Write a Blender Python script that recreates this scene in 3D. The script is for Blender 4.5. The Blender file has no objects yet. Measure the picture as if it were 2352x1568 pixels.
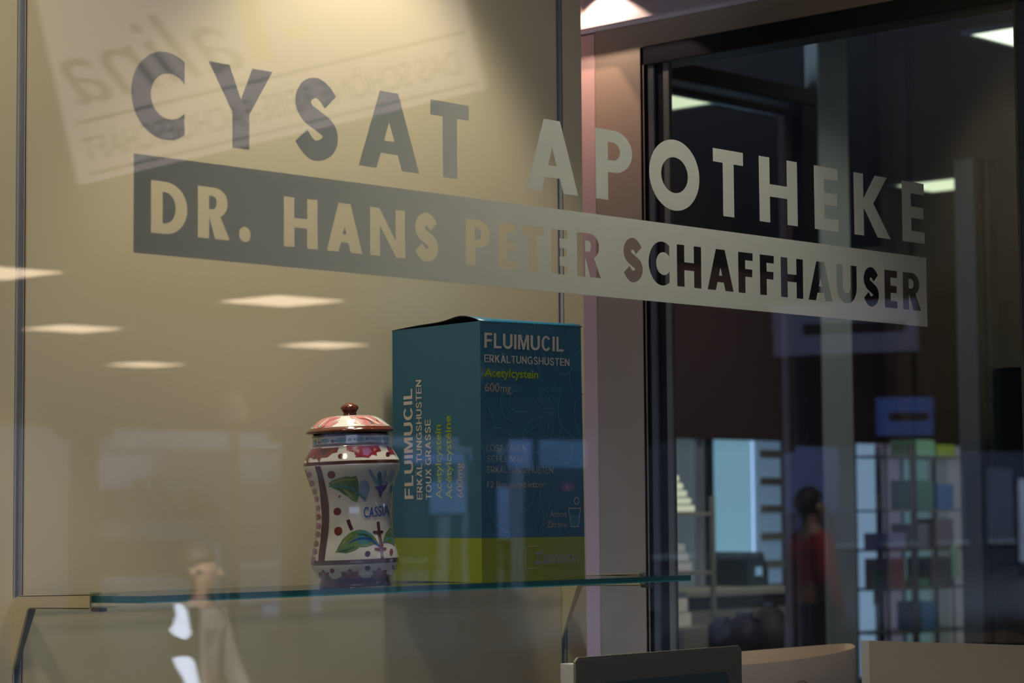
import bpy, bmesh, math, random
from mathutils import Vector, Matrix
from mathutils.geometry import delaunay_2d_cdt
random.seed(7)
R_ = math.radians
scene = bpy.context.scene
C = scene.collection

# ------------------------------------------------------------------ camera
YAW, PITCH, ROLL, FPX = R_(43.287), R_(4.1705), R_(-0.4415), 5408.0
CAM = Vector((0, 0, 1.5))
F = Vector((math.cos(YAW)*math.cos(PITCH), math.sin(YAW)*math.cos(PITCH), math.sin(PITCH)))
Rr = Vector((math.sin(YAW), -math.cos(YAW), 0))
U0 = Rr.cross(F)
RX = Rr*math.cos(ROLL) + U0*math.sin(ROLL)
UX = -Rr*math.sin(ROLL) + U0*math.cos(ROLL)
cd = bpy.data.cameras.new('camera'); cam = bpy.data.objects.new('camera', cd); C.objects.link(cam)
cam.matrix_world = Matrix(((RX.x, UX.x, -F.x, CAM.x), (RX.y, UX.y, -F.y, CAM.y), (RX.z, UX.z, -F.z, CAM.z), (0, 0, 0, 1)))
cd.sensor_width = 23.5; cd.lens = FPX*23.5/2352; cd.clip_start = .05; cd.clip_end = 300
cd.dof.use_dof = True; cd.dof.focus_distance = 3.15; cd.dof.aperture_fstop = 5.6
scene.camera = cam

def ray(x, y): return F + RX*((x-1176)/FPX) - UX*((y-784)/FPX)
def at(x, y, ax, v):
    r = ray(x, y); return CAM + r*((v-CAM[ax])/r[ax])
def at_depth(x, y, dd): return CAM + ray(x, y)*dd
def on_plane(x, y, o, n):
    r = ray(x, y); return CAM + r*((o-CAM).dot(n)/r.dot(n))
YG = 1.9                                    # shop window plane (outer face)
def mirror(p): return Vector((p.x, 2*YG-p.y, p.z))

# ------------------------------------------------------------------ materials
def nt(name):
    m = bpy.data.materials.new(name); m.use_nodes = True
    n = m.node_tree.nodes; n.clear(); return m, n, m.node_tree.links
def mat(name, col, rough=.6, metal=0, noise=0, scale=20, coat=0, bump=0, emit=None, es=0, spec=.5, trans=0):
    m, n, l = nt(name)
    o = n.new('ShaderNodeOutputMaterial'); p = n.new('ShaderNodeBsdfPrincipled')
    p.inputs['Base Color'].default_value = (*col, 1); p.inputs['Roughness'].default_value = rough
    p.inputs['Metallic'].default_value = metal; p.inputs['Coat Weight'].default_value = coat
    p.inputs['Specular IOR Level'].default_value = spec
    if noise or bump:
        tc = n.new('ShaderNodeTexCoord'); t = n.new('ShaderNodeTexNoise'); t.inputs['Scale'].default_value = scale
        t.inputs['Detail'].default_value = 4
        l.new(tc.outputs['Object'], t.inputs['Vector'])
        if noise:
            r = n.new('ShaderNodeMapRange'); r.inputs['To Min'].default_value = 1-noise; r.inputs['To Max'].default_value = 1+noise
            l.new(t.outputs['Fac'], r.inputs['Value'])
            v = n.new('ShaderNodeVectorMath'); v.operation = 'SCALE'; v.inputs[0].default_value = col
            l.new(r.outputs['Result'], v.inputs['Scale']); l.new(v.outputs['Vector'], p.inputs['Base Color'])
        if bump:
            b = n.new('ShaderNodeBump'); b.inputs['Strength'].default_value = bump; b.inputs['Distance'].default_value = .001
            l.new(t.outputs['Fac'], b.inputs['Height']); l.new(b.outputs['Normal'], p.inputs['Normal'])
    if emit:
        p.inputs['Emission Color'].default_value = (*emit, 1); p.inputs['Emission Strength'].default_value = es
    l.new(p.outputs['BSDF'], o.inputs['Surface']); return m
def glass_mat(name, tint=(1, 1, 1), ior=1.5, rough=0.0):
    m, n, l = nt(name)
    o = n.new('ShaderNodeOutputMaterial'); mx = n.new('ShaderNodeMixShader'); fr = n.new('ShaderNodeFresnel')
    fr.inputs['IOR'].default_value = ior
    t = n.new('ShaderNodeBsdfTransparent'); t.inputs['Color'].default_value = (*tint, 1)
    g = n.new('ShaderNodeBsdfGlossy'); g.inputs['Roughness'].default_value = rough
    # one Fresnel value for both faces of the pane, whichever side it is met from
    gm = n.new('ShaderNodeNewGeometry'); dt = n.new('ShaderNodeVectorMath'); dt.operation = 'DOT_PRODUCT'
    l.new(gm.outputs['Normal'], dt.inputs[0]); l.new(gm.outputs['Incoming'], dt.inputs[1])
    ab = n.new('ShaderNodeMath'); ab.operation = 'ABSOLUTE'; l.new(dt.outputs['Value'], ab.inputs[0])
    s1 = n.new('ShaderNodeMath'); s1.operation = 'SUBTRACT'; s1.inputs[0].default_value = 1; l.new(ab.outputs[0], s1.inputs[1])
    pw = n.new('ShaderNodeMath'); pw.operation = 'POWER'; pw.inputs[1].default_value = 5; l.new(s1.outputs[0], pw.inputs[0])
    ml = n.new('ShaderNodeMath'); ml.operation = 'MULTIPLY_ADD'; ml.inputs[1].default_value = .96; ml.inputs[2].default_value = .042
    l.new(pw.outputs[0], ml.inputs[0]); l.new(ml.outputs[0], mx.inputs[0])
    n.remove(fr)
    l.new(t.outputs[0], mx.inputs[1]); l.new(g.outputs[0], mx.inputs[2]); l.new(mx.outputs[0], o.inputs['Surface'])
    return m
def film_mat():
    m, n, l = nt('frosted film')
    o = n.new('ShaderNodeOutputMaterial')
    d = n.new('ShaderNodeBsdfDiffuse'); t = n.new('ShaderNodeBsdfTranslucent'); x = n.new('ShaderNodeMixShader'); x.inputs[0].default_value = .62
    d.inputs['Color'].default_value = (.74, .78, .76, 1); t.inputs['Color'].default_value = (.77, .80, .775, 1)
    tr = n.new('ShaderNodeBsdfTransparent'); tr.inputs['Color'].default_value = (.9, .9, .9, 1)
    y = n.new('ShaderNodeMixShader'); y.inputs[0].default_value = .06
    l.new(d.outputs[0], x.inputs[1]); l.new(t.outputs[0], x.inputs[2])
    l.new(x.outputs[0], y.inputs[1]); l.new(tr.outputs[0], y.inputs[2]); l.new(y.outputs[0], o.inputs['Surface'])
    return m
def emat(name, col, s):
    m, n, l = nt(name); o = n.new('ShaderNodeOutputMaterial'); e = n.new('ShaderNodeEmission')
    e.inputs[0].default_value = (*col, 1); e.inputs[1].default_value = s; l.new(e.outputs[0], o.inputs['Surface']); return m

def edge_mat(name, col, f):
    m, n, l = nt(name); o = n.new('ShaderNodeOutputMaterial'); p = n.new('ShaderNodeBsdfPrincipled'); t = n.new('ShaderNodeBsdfTransparent'); x = n.new('ShaderNodeMixShader')
    p.inputs['Base Color'].default_value = (*col, 1); p.inputs['Roughness'].default_value = .15; t.inputs[0].default_value = (.10, .42, .42, 1); x.inputs[0].default_value = f
    l.new(t.outputs[0], x.inputs[1]); l.new(p.outputs[0], x.inputs[2]); l.new(x.outputs[0], o.inputs[0]); return m
M = {
 'pane': glass_mat('window glass'), 'shelfglass': glass_mat('shelf glass', (.93, .98, .96)),
 'acrylic': glass_mat('clear acrylic', (.80, .86, .84), rough=.05),
 'glassedge': edge_mat('green glass edge', (.02, .24, .25), .65),
 'glassedge_line': mat('bright green glass arris', (.06, .60, .58), .2),
 'film': film_mat(),
 'cream': mat('cream laminate panel', (.80, .735, .54), .55, noise=.015, scale=300, bump=.08),
 'creampaint': mat('cream powder coat', (.80, .70, .42), .4, noise=.01, scale=200),
 'rail': mat('anodised rail', (.50, .54, .60), .35, metal=.1, noise=.08, scale=40),
 'slot': mat('dark slot', (.02, .012, .01), .7),
 'redline': mat('dark red seal', (.08, .015, .01), .6),
 'pink': mat('pale fascia', (.62, .50, .45), .6, noise=.03, scale=120),
 'surround': mat('grey brown surround', (.36, .28, .19), .6, noise=.02, scale=150),
 'darkmetal': mat('black door metal', (.018, .018, .022), .35, metal=.3, noise=.1, scale=30),
 'greymetal': mat('grey door metal', (.16, .18, .20), .3, metal=.6, noise=.08, scale=30),
 'olive': mat('olive grey metal', (.14, .14, .12), .45, noise=.06, scale=30),
 'darkroom': mat('dark ceiling paint', (.048, .043, .040), .8, noise=.05, scale=3),
 'darkfloor': mat('dark tiled floor', (.06, .055, .05), .5, noise=.1, scale=4),
 'redbrown': mat('red brown wall', (.13, .085, .08), .7, noise=.25, scale=1.5),
 'pillar': mat('green grey pillar paint', (.40, .44, .38), .6, noise=.05, scale=8),
 'board_teal': mat('box blue', (.012, .135, .25), .38, coat=.2, noise=.06, scale=60),
 'board_green': mat('box lime', (.30, .37, .008), .4, coat=.2, noise=.04, scale=60),
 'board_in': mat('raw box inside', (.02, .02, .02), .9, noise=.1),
 'ink_white': mat('white ink', (.70, .64, .60), .5),
 'ink_grey': mat('grey ink', (.46, .50, .52), .5),
 'ink_line': mat('pale blue line ink', (.05, .25, .36), .5),
 'ink_fill': mat('deep blue ink', (.008, .09, .17), .4),
 'ink_lime': mat('lime ink', (.60, .78, .01), .5),
 'glaze': mat('white tin glaze', (.86, .84, .76), .12, coat=.6, noise=.04, scale=50),
 'brownglaze': mat('brown glaze', (.13, .032, .015), .12, coat=.6, noise=.3, scale=60),
 'maroon': mat('maroon glaze', (.10, .02, .03), .15, coat=.6, noise=.3, scale=60),
 'stripe': mat('dark brown brushwork', (.11, .03, .022), .2, coat=.5, noise=.4, scale=90),
 'rose': mat('rose brushwork', (.66, .27, .25), .2, coat=.5, noise=.35, scale=120),
 'redpaint': mat('wine brushwork', (.33, .03, .05), .2, coat=.5, noise=.5, scale=150),
 'redbrownp': mat('rust brushwork', (.22, .045, .02), .2, coat=.5, noise=.5, scale=150),
 'purple': mat('lilac brushwork', (.42, .16, .38), .2, coat=.5, noise=.3, scale=150),
 'violet': mat('violet brushwork', (.20, .10, .42), .2, coat=.5, noise=.3, scale=150),
 'green': mat('green brushwork', (.17, .30, .09), .2, coat=.5, noise=.6, scale=100),
 'leaflight': mat('yellow green brushwork', (.34, .42, .12), .2, coat=.5, noise=.5, scale=150),
 'leafdark': mat('dark green brushwork', (.06, .16, .06), .2, coat=.5, noise=.5, scale=150),
 'tealp': mat('teal brushwork', (.10, .34, .36), .2, coat=.5, noise=.4, scale=150),
 'bluep': mat('pale blue brushwork', (.34, .46, .66), .2, coat=.5, noise=.3, scale=150),
 'cobalt': mat('cobalt brushwork', (.03, .11, .45), .2, coat=.5, noise=.3, scale=150),
 'card': mat('grey beige card', (.27, .26, .20), .75, noise=.05, scale=90),
 'cardteal': mat('dark teal card print', (.07, .13, .15), .6),
 'paper': mat('beige paper', (.55, .46, .36), .7, noise=.04, scale=60),
 'papergrey': mat('grey paper front', (.30, .28, .28), .7, noise=.04, scale=60),  # beige bag paper darkened, shade of its front put into the colour
 'paperlt': mat('pale beige board', (.52, .47, .38), .7, noise=.03, scale=60),
 'white': mat('white plastic', (.75, .78, .78), .4),
 'plinth': mat('display plinth', (.30, .28, .24), .6, noise=.03),
}

# ------------------------------------------------------------------ object helpers
def link(name, me, m=None, parent=None):
    o = bpy.data.objects.new(name, me); C.objects.link(o)
    if m is not None:
        for k in (m if isinstance(m, (list, tuple)) else [m]): me.materials.append(k)
    if parent is not None: o.parent = parent
    return o
def tag(o, label=None, cat=None, group=None, kind=None):
    if label: o['label'] = label
    if cat: o['category'] = cat
    if group: o['group'] = group
    if kind: o['kind'] = kind
    return o
def empty(name, loc, rot=(0, 0, 0)):
    o = bpy.data.objects.new(name, None); C.objects.link(o); o.location = loc; o.rotation_euler = rot
    o.empty_display_size = .05; return o
def fin(bm, name, m, parent=None, smooth=False):
    bmesh.ops.recalc_face_normals(bm, faces=bm.faces)
    if smooth:
        for f in bm.faces: f.smooth = True
    me = bpy.data.meshes.new(name); bm.to_mesh(me); bm.free()
    return link(name, me, m, parent)
def bx(bm, a, b, bev=0):
    a = Vector(a); b = Vector(b)
    r = bmesh.ops.create_cube(bm, size=1, matrix=Matrix.Translation((a+b)/2) @ Matrix.Diagonal((*(Vector([abs(v) for v in (b-a)])), 1)))
    if bev:
        es = list({e for v in r['verts'] for e in v.link_edges})
        bmesh.ops.bevel(bm, geom=es, offset=bev, segments=2, affect='EDGES')
def box(name, a, b, m, parent=None, bev=0):
    bm = bmesh.new(); bx(bm, a, b, bev); return fin(bm, name, m, parent)
def prism(bm, pts, d):
    """closed polygon pts (3-D, planar) extruded by vector d"""
    d = Vector(d); a = [bm.verts.new(p) for p in pts]; b = [bm.verts.new(Vector(p)+d) for p in pts]
    bm.faces.new(a); bm.faces.new(list(reversed(b)))
    for i in range(len(a)):
        j = (i+1) % len(a); bm.faces.new((a[i], b[i], b[j], a[j]))
def structure(o): o['kind'] = 'structure'; return o
def tube(bm, p0, p1, r, n=12, r1=None):
    p0 = Vector(p0); p1 = Vector(p1); d = p1-p0
    q = d.to_track_quat('Z', 'Y').to_matrix().to_4x4()
    bmesh.ops.create_cone(bm, cap_ends=True, segments=n, radius1=r, radius2=r if r1 is None else r1, depth=d.length,
                          matrix=Matrix.Translation((p0+p1)/2) @ q)
def curve_mesh(contours, ext):
    cu = bpy.data.curves.new('tmp', 'CURVE'); cu.dimensions = '2D'; cu.fill_mode = 'BOTH'; cu.extrude = ext
    for pts in contours:
        s = cu.splines.new('POLY'); s.points.add(len(pts)-1); s.use_cyclic_u = True
        for i, p in enumerate(pts): s.points[i].co = (p[0], p[1], 0, 1)
    o = bpy.data.objects.new('tmp', cu); C.objects.link(o)
    dg = bpy.context.evaluated_depsgraph_get(); me = bpy.data.meshes.new_from_object(o.evaluated_get(dg))
    bpy.data.objects.remove(o); bpy.data.curves.remove(cu); me.materials.clear(); return me
def text_mesh(s, bold=0, ext=0, shear=0, res=4):
    cu = bpy.data.curves.new('tmp', 'FONT'); cu.body = s; cu.offset = bold; cu.extrude = ext; cu.shear = shear; cu.resolution_u = res
    o = bpy.data.objects.new('tmp', cu); C.objects.link(o)
    dg = bpy.context.evaluated_depsgraph_get(); me = bpy.data.meshes.new_from_object(o.evaluated_get(dg))
    bpy.data.objects.remove(o); bpy.data.curves.remove(cu); me.materials.clear(); return me
CAPH = None
def cap():
    global CAPH
    if CAPH is None:
        me = text_mesh('H'); CAPH = max(v.co.y for v in me.vertices)
    return CAPH

# ------------------------------------------------------------------ display case shell
X0, X1 = 1.7078, 2.7163                     # inner faces of the two bracket arms
YP = 2.457                                  # face of the cream back panel
XW = 3.2                                    # plane of the side wall with the inner window
ZC = 3.05
RX0, RX1 = 1.713, 2.722                     # rail centres
XE = 2.775                                  # right end of the cream panel
def panel(name, xa, xb):
    return structure(box(name, (xa, YP, .9), (xb, YP+.03, ZC), M['cream'], bev=.001))
panel('wall_back_left', .6, RX0-.0075)
panel('wall_back_middle', RX0+.0075, RX1-.0065)
panel('wall_back_right', RX1+.0065, XE)
structure(box('wall_back_core', (.6, YP+.034, .9), (XE-.01, YP+.06, ZC), M['slot']))
def rail(x, label):
    r = empty('shelf_rail', (x, YP, .95)); tag(r, label, 'shelf rail', 'slotted shelf rails')
    bm = bmesh.new(); w = .006
    bx(bm, (-w, .012, 0), (w, .016, 2.05)); bx(bm, (-w, .001, 0), (-w+.0013, .016, 2.05)); bx(bm, (w-.0013, .001, 0), (w, .016, 2.05))
    fin(bm, 'rail_channel', M['rail'], r)
    bm = bmesh.new()
    for k in range(80): bx(bm, (-.0018, .0105, .02+k*.025), (.0018, .0118, .035+k*.025))
    fin(bm, 'slot_row', M['slot'], r)
    box('edge_seal', (w+.0001, .0006, 0), (w+.0012, .016, 2.05), M['redline'], r)
rail(RX0, 'slim dark metal shelf rail at the far left, behind the cream bracket')
rail(RX1, 'slim grey metal shelf rail in the cream panel above the blue box')

# ceiling, left end, floor of the case
structure(box('ceiling_case', (.5, YG+.02, ZC), (3.4, 3.0, ZC+.05), M['darkroom']))
structure(box('wall_case_left', (.5, YG+.02, .4), (.6, 2.9, ZC), M['cream']))
structure(box('wall_rear', (.5, 2.9, .0), (XW+.2, 2.95, ZC), M['surround']))
structure(box('floor_case', (.5, YG+.009, .9), (XW-.001, 2.45, 1.0), M['plinth']))
structure(box('wall_front_lower', (-3, YG-.01, 0), (4.0, YG+.12, .9), M['surround']))
structure(box('wall_front_upper', (-3, YG-.01, 2.75), (4.0, YG+.12, 3.3), M['surround']))

# ---- front window glass
structure(box('window_1', (.3, YG, .9), (3.9, YG+.008, 2.75), M['pane']))

# ---- side wall: pale fascia frame, surround, inner window
ZF = 2.375; YS0 = at(1372, 700, 0, XW).y; YS1 = 2.90
structure(box('trim_1', (XW-.03, YG+.02, ZF), (XW+.08, YS1, ZC), M['pink'], bev=.002))
structure(box('trim_2', (XW-.001, YS0, .9), (XW+.08, YS1, ZF-.003), mat('salmon painted edge', (.62, .42, .36), .6), bev=.0005))
YW = at(1484, 700, 0, XW).y; ZW = at(1484, 105, 0, XW).z
YJ = 1.93                                  # front jamb of the side window
bm = bmesh.new()
bx(bm, (XW, YW, .9), (XW+.08, YS0-.001, ZF-.001)); bx(bm, (XW, YG+.02, ZW), (XW+.08, YW, ZF-.001))
bx(bm, (XW, YG+.02, .3), (XW+.08, YW, 1.12))
structure(fin(bm, 'wall_right', M['surround']))
w2 = empty('window_2', (XW, YJ, 1.12)); structure(w2)
def wy(px): return at(px, 900, 0, XW+.02).y
def wpart(name, ya, yb, za, zb, xa, xb, m, bev=.0015):
    return box(name, (xa, min(ya, yb)-YJ, za-1.12), (xb, max(ya, yb)-YJ, zb-1.12), m, w2, bev)
wpart('frame', wy(1494), YW, 1.12, ZW, .0, .06, M['darkmetal'])
wpart('frame', wy(1509), wy(1524.5), 1.12, ZW-.03, .004, .022, M['greymetal'])
wpart('frame', wy(1526), wy(1540), 1.12, ZW-.03, .010, .018, M['darkmetal'])
wpart('frame', wy(1540.5), wy(1556), 1.12, ZW-.03, .008, .016, M['olive'])
wpart('gasket', wy(1495), wy(1508.5), 1.12, ZW-.03, .006, .03, M['darkmetal'])
wpart('frame', YG+.03, wy(1494), ZW-.035, ZW, .0, .06, M['darkmetal'])
wpart('jamb', YG+.022, YG+.029, 1.12, ZW-.035, .0, .05, M['olive'])
wpart('pane', YG+.03, wy(1556), 1.12, ZW-.03, .0085, .0135, M['pane'], 0)

# ------------------------------------------------------------------ glass shelf on two brackets
TILT = -.014
def sz(y): return 1.4071 + TILT*(y-2.2)
SX0, SX1, SY0, SY1, ST = X0+.002, X1, 2.2, 2.449, .0083
sh = empty('glass_shelf', ((SX0+SX1)/2, SY0, sz(SY0)))
tag(sh, 'long clear glass shelf with green edges carrying the jar and the blue box', 'shelf')
bm = bmesh.new()
def sp(x, y, dz=0): return Vector((x, y, sz(y)+dz)) - sh.location
hv = [bm.verts.new(sp(x, y, dz)) for dz in (0, -ST) for (x, y) in ((SX0, SY0), (SX1, SY0), (SX1, SY1), (SX0, SY1))]
fs = [bm.faces.new([hv[i] for i in q]) for q in ((0, 1, 2, 3), (7, 6, 5, 4), (0, 4, 5, 1), (1, 5, 6, 2), (2, 6, 7, 3), (3, 7, 4, 0))]
bm.normal_update()
for i, f in enumerate(fs): f.material_index = 0 if i < 2 else 1
bmesh.ops.recalc_face_normals(bm, faces=bm.faces)
me = bpy.data.meshes.new('sheet'); bm.to_mesh(me); bm.free()
link('sheet', me, [M['shelfglass'], M['glassedge']], sh)
bm = bmesh.new(); prism(bm, [sp(SX0, SY0-.0003, -ST+.0016), sp(SX0, SY0-.0003, -ST), sp(SX0, SY0, -ST), sp(SX0, SY0, -ST+.0016)], (SX1-SX0, 0, 0))
fin(bm, 'polished_edge', M['glassedge_line'], sh)

def bracket(x, side, label, first=None):
    """side +1: arm lies just left of the glass end; plate in a plane x = const"""
    b = empty('shelf_bracket', (x, YP, 1.36)); tag(b, label, 'shelf bracket', 'cream shelf brackets')
    th = .003
    px = [(20, 1373), (40, 1372.5), (48, 1368), (212, 1364.5), (211, 1398), (73, 1397), (68, 1398), (21, 1552), (17, 1552)]
    P = [at(a, c, 0, X0) for a, c in px]
    P = [Vector((0, min(p.y, YP+.003)-YP, p.z-1.36)) for p in P]
    bm = bmesh.new(); prism(bm, [p+Vector((-th, 0, 0)) for p in P], (th, 0, 0)); fin(bm, 'arm_plate', M['creampaint'], b)
    # folded top flange of the arm, rounded nose
    a0, a1 = at(50, 1367.5, 0, X0), at(212, 1364.5, 0, X0)
    bm = bmesh.new()
    prism(bm, [(-th, a0.y-YP, a0.z-1.36+.0004), (-th, a1.y-YP, a1.z-1.36+.0004), (-th, a1.y-YP, a1.z-1.36-.0012), (-th, a0.y-YP, a0.z-1.36-.0012)], (.0125, 0, 0))
    fin(bm, 'flange', M['creampaint'], b)
    c0, c1 = at(73, 1397.5, 0, X0), at(212, 1398, 0, X0)
    bm = bmesh.new()
    prism(bm, [(-th, c0.y-YP, c0.z-1.36+.0012), (-th, c1.y-YP, c1.z-1.36+.0012), (-th, c1.y-YP, c1.z-1.36), (-th, c0.y-YP, c0.z-1.36)], (.0125, 0, 0))
    fin(bm, 'flange', M['creampaint'], b)
    # folded diagonal web
    d0, d1 = at(70, 1397, 0, X0), at(23, 1550, 0, X0)
    bm = bmesh.new()
    prism(bm, [(0, d0.y-YP, d0.z-1.36), (0, d1.y-YP, d1.z-1.36), (0, d1.y-YP+.0015, d1.z-1.36), (0, d0.y-YP+.0015, d0.z-1.36)], (.009, 0, 0))
    fin(bm, 'web', M['greymetal'] if side > 0 else M['creampaint'], b)
    # acrylic clamp gripping the glass edge
    k = empty('clamp', (0, 0, 0)); k.parent = b
    y1 = a1.y-YP; zt = sz(a1.y)-1.36
    bm = bmesh.new()
    bx(bm, (-th, y1-.006, zt-.0135), (.010, y1, zt+.0045)); 
    bx(bm, (-th, y1-.036, zt+.0012), (.012, y1-.006, zt+.0030)); bx(bm, (-th, y1-.036, zt-.0135), (.012, y1-.006, zt-.0117))
    me2 = fin(bm, 'clip', M['acrylic'], k)
    for yy in (y1-.009, y1+.098):
        box('pad', (-th+.001, yy-.009, zt-.0185+(.001 if yy > y1 else 0)), (.009, yy+.009, zt-.0137), M['greymetal'], b, bev=.0006)  # support pads in a grey that takes in their shadow under the arm
    return b
bracket(X0-.0005, 1, 'cream steel shelf bracket at the far left with a clear clamp on its nose')
bracket(X1+.0035, -1, 'cream steel shelf bracket right of the blue box, below the glass shelf end')

# ------------------------------------------------------------------ window lettering
def ell(cx, cy, rx, ry, a0, a1, n=24):
    return [(cx+rx*math.cos(R_(a0+(a1-a0)*i/n)), cy+ry*math.sin(R_(a0+(a1-a0)*i/n))) for i in range(n+1)]
def crom(P, n=8):
    out = []
    for i in range(len(P)-1):
        p0 = P[max(i-1, 0)]; p1 = P[i]; p2 = P[i+1]; p3 = P[min(i+2, len(P)-1)]
        for k in range(n):
            t = k/n
            out.append(tuple(.5*((2*p1[j])+(-p0[j]+p2[j])*t+(2*p0[j]-5*p1[j]+4*p2[j]-p3[j])*t*t+(-p0[j]+3*p1[j]-3*p2[j]+p3[j])*t**3) for j in (0, 1)))
    out.append(tuple(P[-1][:2])); return out
def stroke(P, w, taper=None):
    L, Rt = [], []
    for i, p in enumerate(P):
        a = P[max(i-1, 0)]; b = P[min(i+1, len(P)-1)]; dx, dy = b[0]-a[0], b[1]-a[1]; q = math.hypot(dx, dy) or 1
        ww = w if taper is None else w*taper(i/(len(P)-1))
        L.append((p[0]-dy/q*ww/2, p[1]+dx/q*ww/2)); Rt.append((p[0]+dy/q*ww/2, p[1]-dx/q*ww/2))
    return L+Rt[::-1]
def glyph(c, w, h, s, tt=None):
    t = tt or h*.2
    k_ = 1 if tt is None else tt/(h*.19)
    if c == 'I': return [[(0, 0), (0, h), (w, h), (w, 0)]]
    if c == 'L': return [[(0, 0), (0, h), (s, h), (s, t), (w, t), (w, 0)]]
    if c == 'M': return [[(0, 0), (0, h), (s*1.25, h), (w/2, .36*h), (w-s*1.25, h), (w, h), (w, 0), (w-s*.95, 0), (w-s*.95, .70*h), (w/2+s*.42, 0), (w/2-s*.42, 0), (s*.95, .70*h), (s*.95, 0)]]
    if c == 'Z': return [[(0, 0), (0, t), (w-s*1.25, h-t), (w*.05, h-t), (w*.05, h), (w*.97, h), (w*.97, h-t), (s*1.25, t), (w, t), (w, 0)]]
    if c == 'X':
        q = s*1.15
        return [[(0, 0), (w/2-q*.52, .52*h), (w*.03, h), (w*.03+q, h), (w/2, .66*h), (w*.97-q, h), (w*.97, h), (w/2+q*.52, .52*h), (w, 0), (w-q, 0), (w/2, .38*h), (q, 0)]]
    if c == 'B':
        ym = .52*h; rx = w*.42
        def lob(ya, yb, x0, rr): cy = (ya+yb)/2; return ell(x0, cy, rr, (yb-ya)/2, 90, -90, 16)
        return [[(0, 0), (0, h)]+lob(ym, h, w*.94-rx, rx)+lob(0, ym, w-rx, rx),
                [(s, ym+t/2), (s, h-t)]+lob(ym+t/2, h-t, w*.94-rx, rx-s), [(s, t), (s, ym-t/2)]+lob(t, ym-t/2, w-rx, rx-s)]
    if c in 'ÄÖ':
        r = max(s*.42, h*.055)
        return glyph('A' if c == 'Ä' else 'O', w, h, s, tt)+[[(w/2+k*w*.19-r, h*1.09), (w/2+k*w*.19-r, h*1.09+2*r), (w/2+k*w*.19+r, h*1.09+2*r), (w/2+k*w*.19+r, h*1.09)] for k in (-1, 1)]
    if c == 'G':
        a_ = ell(w*.5, h/2, w*.5, h*.52, 38, 332, 40); i_ = ell(w*.5, h/2, w*.5-s, h*.52-t, 322, 42, 34)
        return [a_[:-1]+[(w*.86, h*.12), (w*.86, 0), (w*.98, 0), (w*.98, .52*h), (w*.52, .52*h), (w*.52, .52*h-t*.95), (w*.80, .52*h-t*.95)]+i_[1:]]
    if c == 'C' and tt:
        return [ell(w*.5, h/2, w*.5, h*.52, 35, 325, 40)+ell(w*.5, h/2, w*.5-s, h*.52-t, 318, 42, 34)]
    if c == '.': return [ell(w/2, w/2, w/2, w/2, 0, 350)]
    if c == 'H':
        a, b = h*.495-.095*h*k_, h*.495+.095*h*k_
        return [[(0, 0), (0, h), (s, h), (s, b), (w-s, b), (w-s, h), (w, h), (w, 0), (w-s, 0), (w-s, a), (s, a), (s, 0)]]
    if c == 'T': return [[(w/2-s/2, 0), (w/2-s/2, h-t), (0, h-t), (0, h), (w, h), (w, h-t), (w/2+s/2, h-t), (w/2+s/2, 0)]]
    if c in 'EF':
        m0, m1 = h*.5-.095*h*k_, h*.5+.095*h*k_; t = h*.19*k_
        base = [(0, 0), (0, h), (w, h), (w, h-t), (s, h-t), (s, m1), (w*.96, m1), (w*.96, m0), (s, m0)]
        return [base+([(s, t), (w, t), (w, 0)] if c == 'E' else [(s, 0)])]
    if c == 'N': return [[(0, 0), (0, h), (s*.95, h), (w-s, .36*h), (w-s, h), (w, h), (w, 0), (w-s*.95, 0), (s, .64*h), (s, 0)]]
    if c == 'K': return [[(0, 0), (0, h), (s, h), (s, .60*h), (w*.92-s*1.30, h), (w*.92, h), (w*.53, .54*h), (w, 0), (w-s*1.40, 0), (s, .455*h), (s, 0)]]
    if c == 'A':
        a = s*.62; k = (w/2-a)/h; s1 = s*1.16; y0, y1 = (.20*h, .365*h) if tt is None else (.22*h, .22*h+tt)
        ya = (w/2-s1)/k
        return [[(0, 0), (w/2-a, h), (w/2+a, h), (w, 0), (w-s1, 0), (w-s1-k*y0, y0), (s1+k*y0, y0), (s1, 0)],
                [(s1+k*y1, y1), (w/2, min(ya, h*.78)), (w-s1-k*y1, y1)]]
    if c == 'Y': return [[(0, h), (s*1.22, h), (w/2, .60*h), (w-s*1.22, h), (w, h), (w/2+s/2, .43*h), (w/2+s/2, 0), (w/2-s/2, 0), (w/2-s/2, .43*h)]]
    if c == 'O': return [ell(w/2, h/2, w/2, h*.52, 0, 352, 60), ell(w/2, h/2, w/2-s*1.02, h*.52-(s*.98 if tt is None else tt), 0, 352, 60)]
    if c == 'C':
        a = w*.645; b = h*.52; ia, ib = w*.36, h*.27; ac = w*.72
        ao = math.degrees(math.acos((w-a)/a)); ai = math.degrees(math.acos((w-ac)/ia))
        return [ell(a, h/2, a, b, ao, 360-ao, 44)+ell(ac, h/2, ia, ib, 360-ai, ai, 36)]
    if c == 'U':
        r = w/2; ri = r-s
        return [[(0, h)]+ell(r, r*.98, r, r*1.0, 180, 360, 24)+[(w, h), (w-s, h)]+ell(r, r*.98, ri, ri*1.0, 360, 180, 20)+[(s, h)]]
    if c == 'D':
        rx = w*.62; x0 = w-rx
        return [[(0, 0), (0, h)]+ell(x0, h/2, rx, h/2, 90, -90, 30), [(s, t), (s, h-t)]+ell(x0, h/2, rx-s*1.02, h/2-t, 90, -90, 24)]
    if c == 'P':
        yb = h*.40; rx = w*.50; x0 = w-rx; cy = (h+yb)/2; ry = (h-yb)/2; t = h*.17*k_
        return [[(0, 0), (0, h)]+ell(x0, cy, rx, ry, 90, -90, 24)+[(s, yb), (s, 0)], [(s, cy-ry+t), (s, cy+ry-t)]+ell(x0-.05*w, cy, rx+.05*w-s*1.0, ry-t, 90, -90, 18)]
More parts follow.
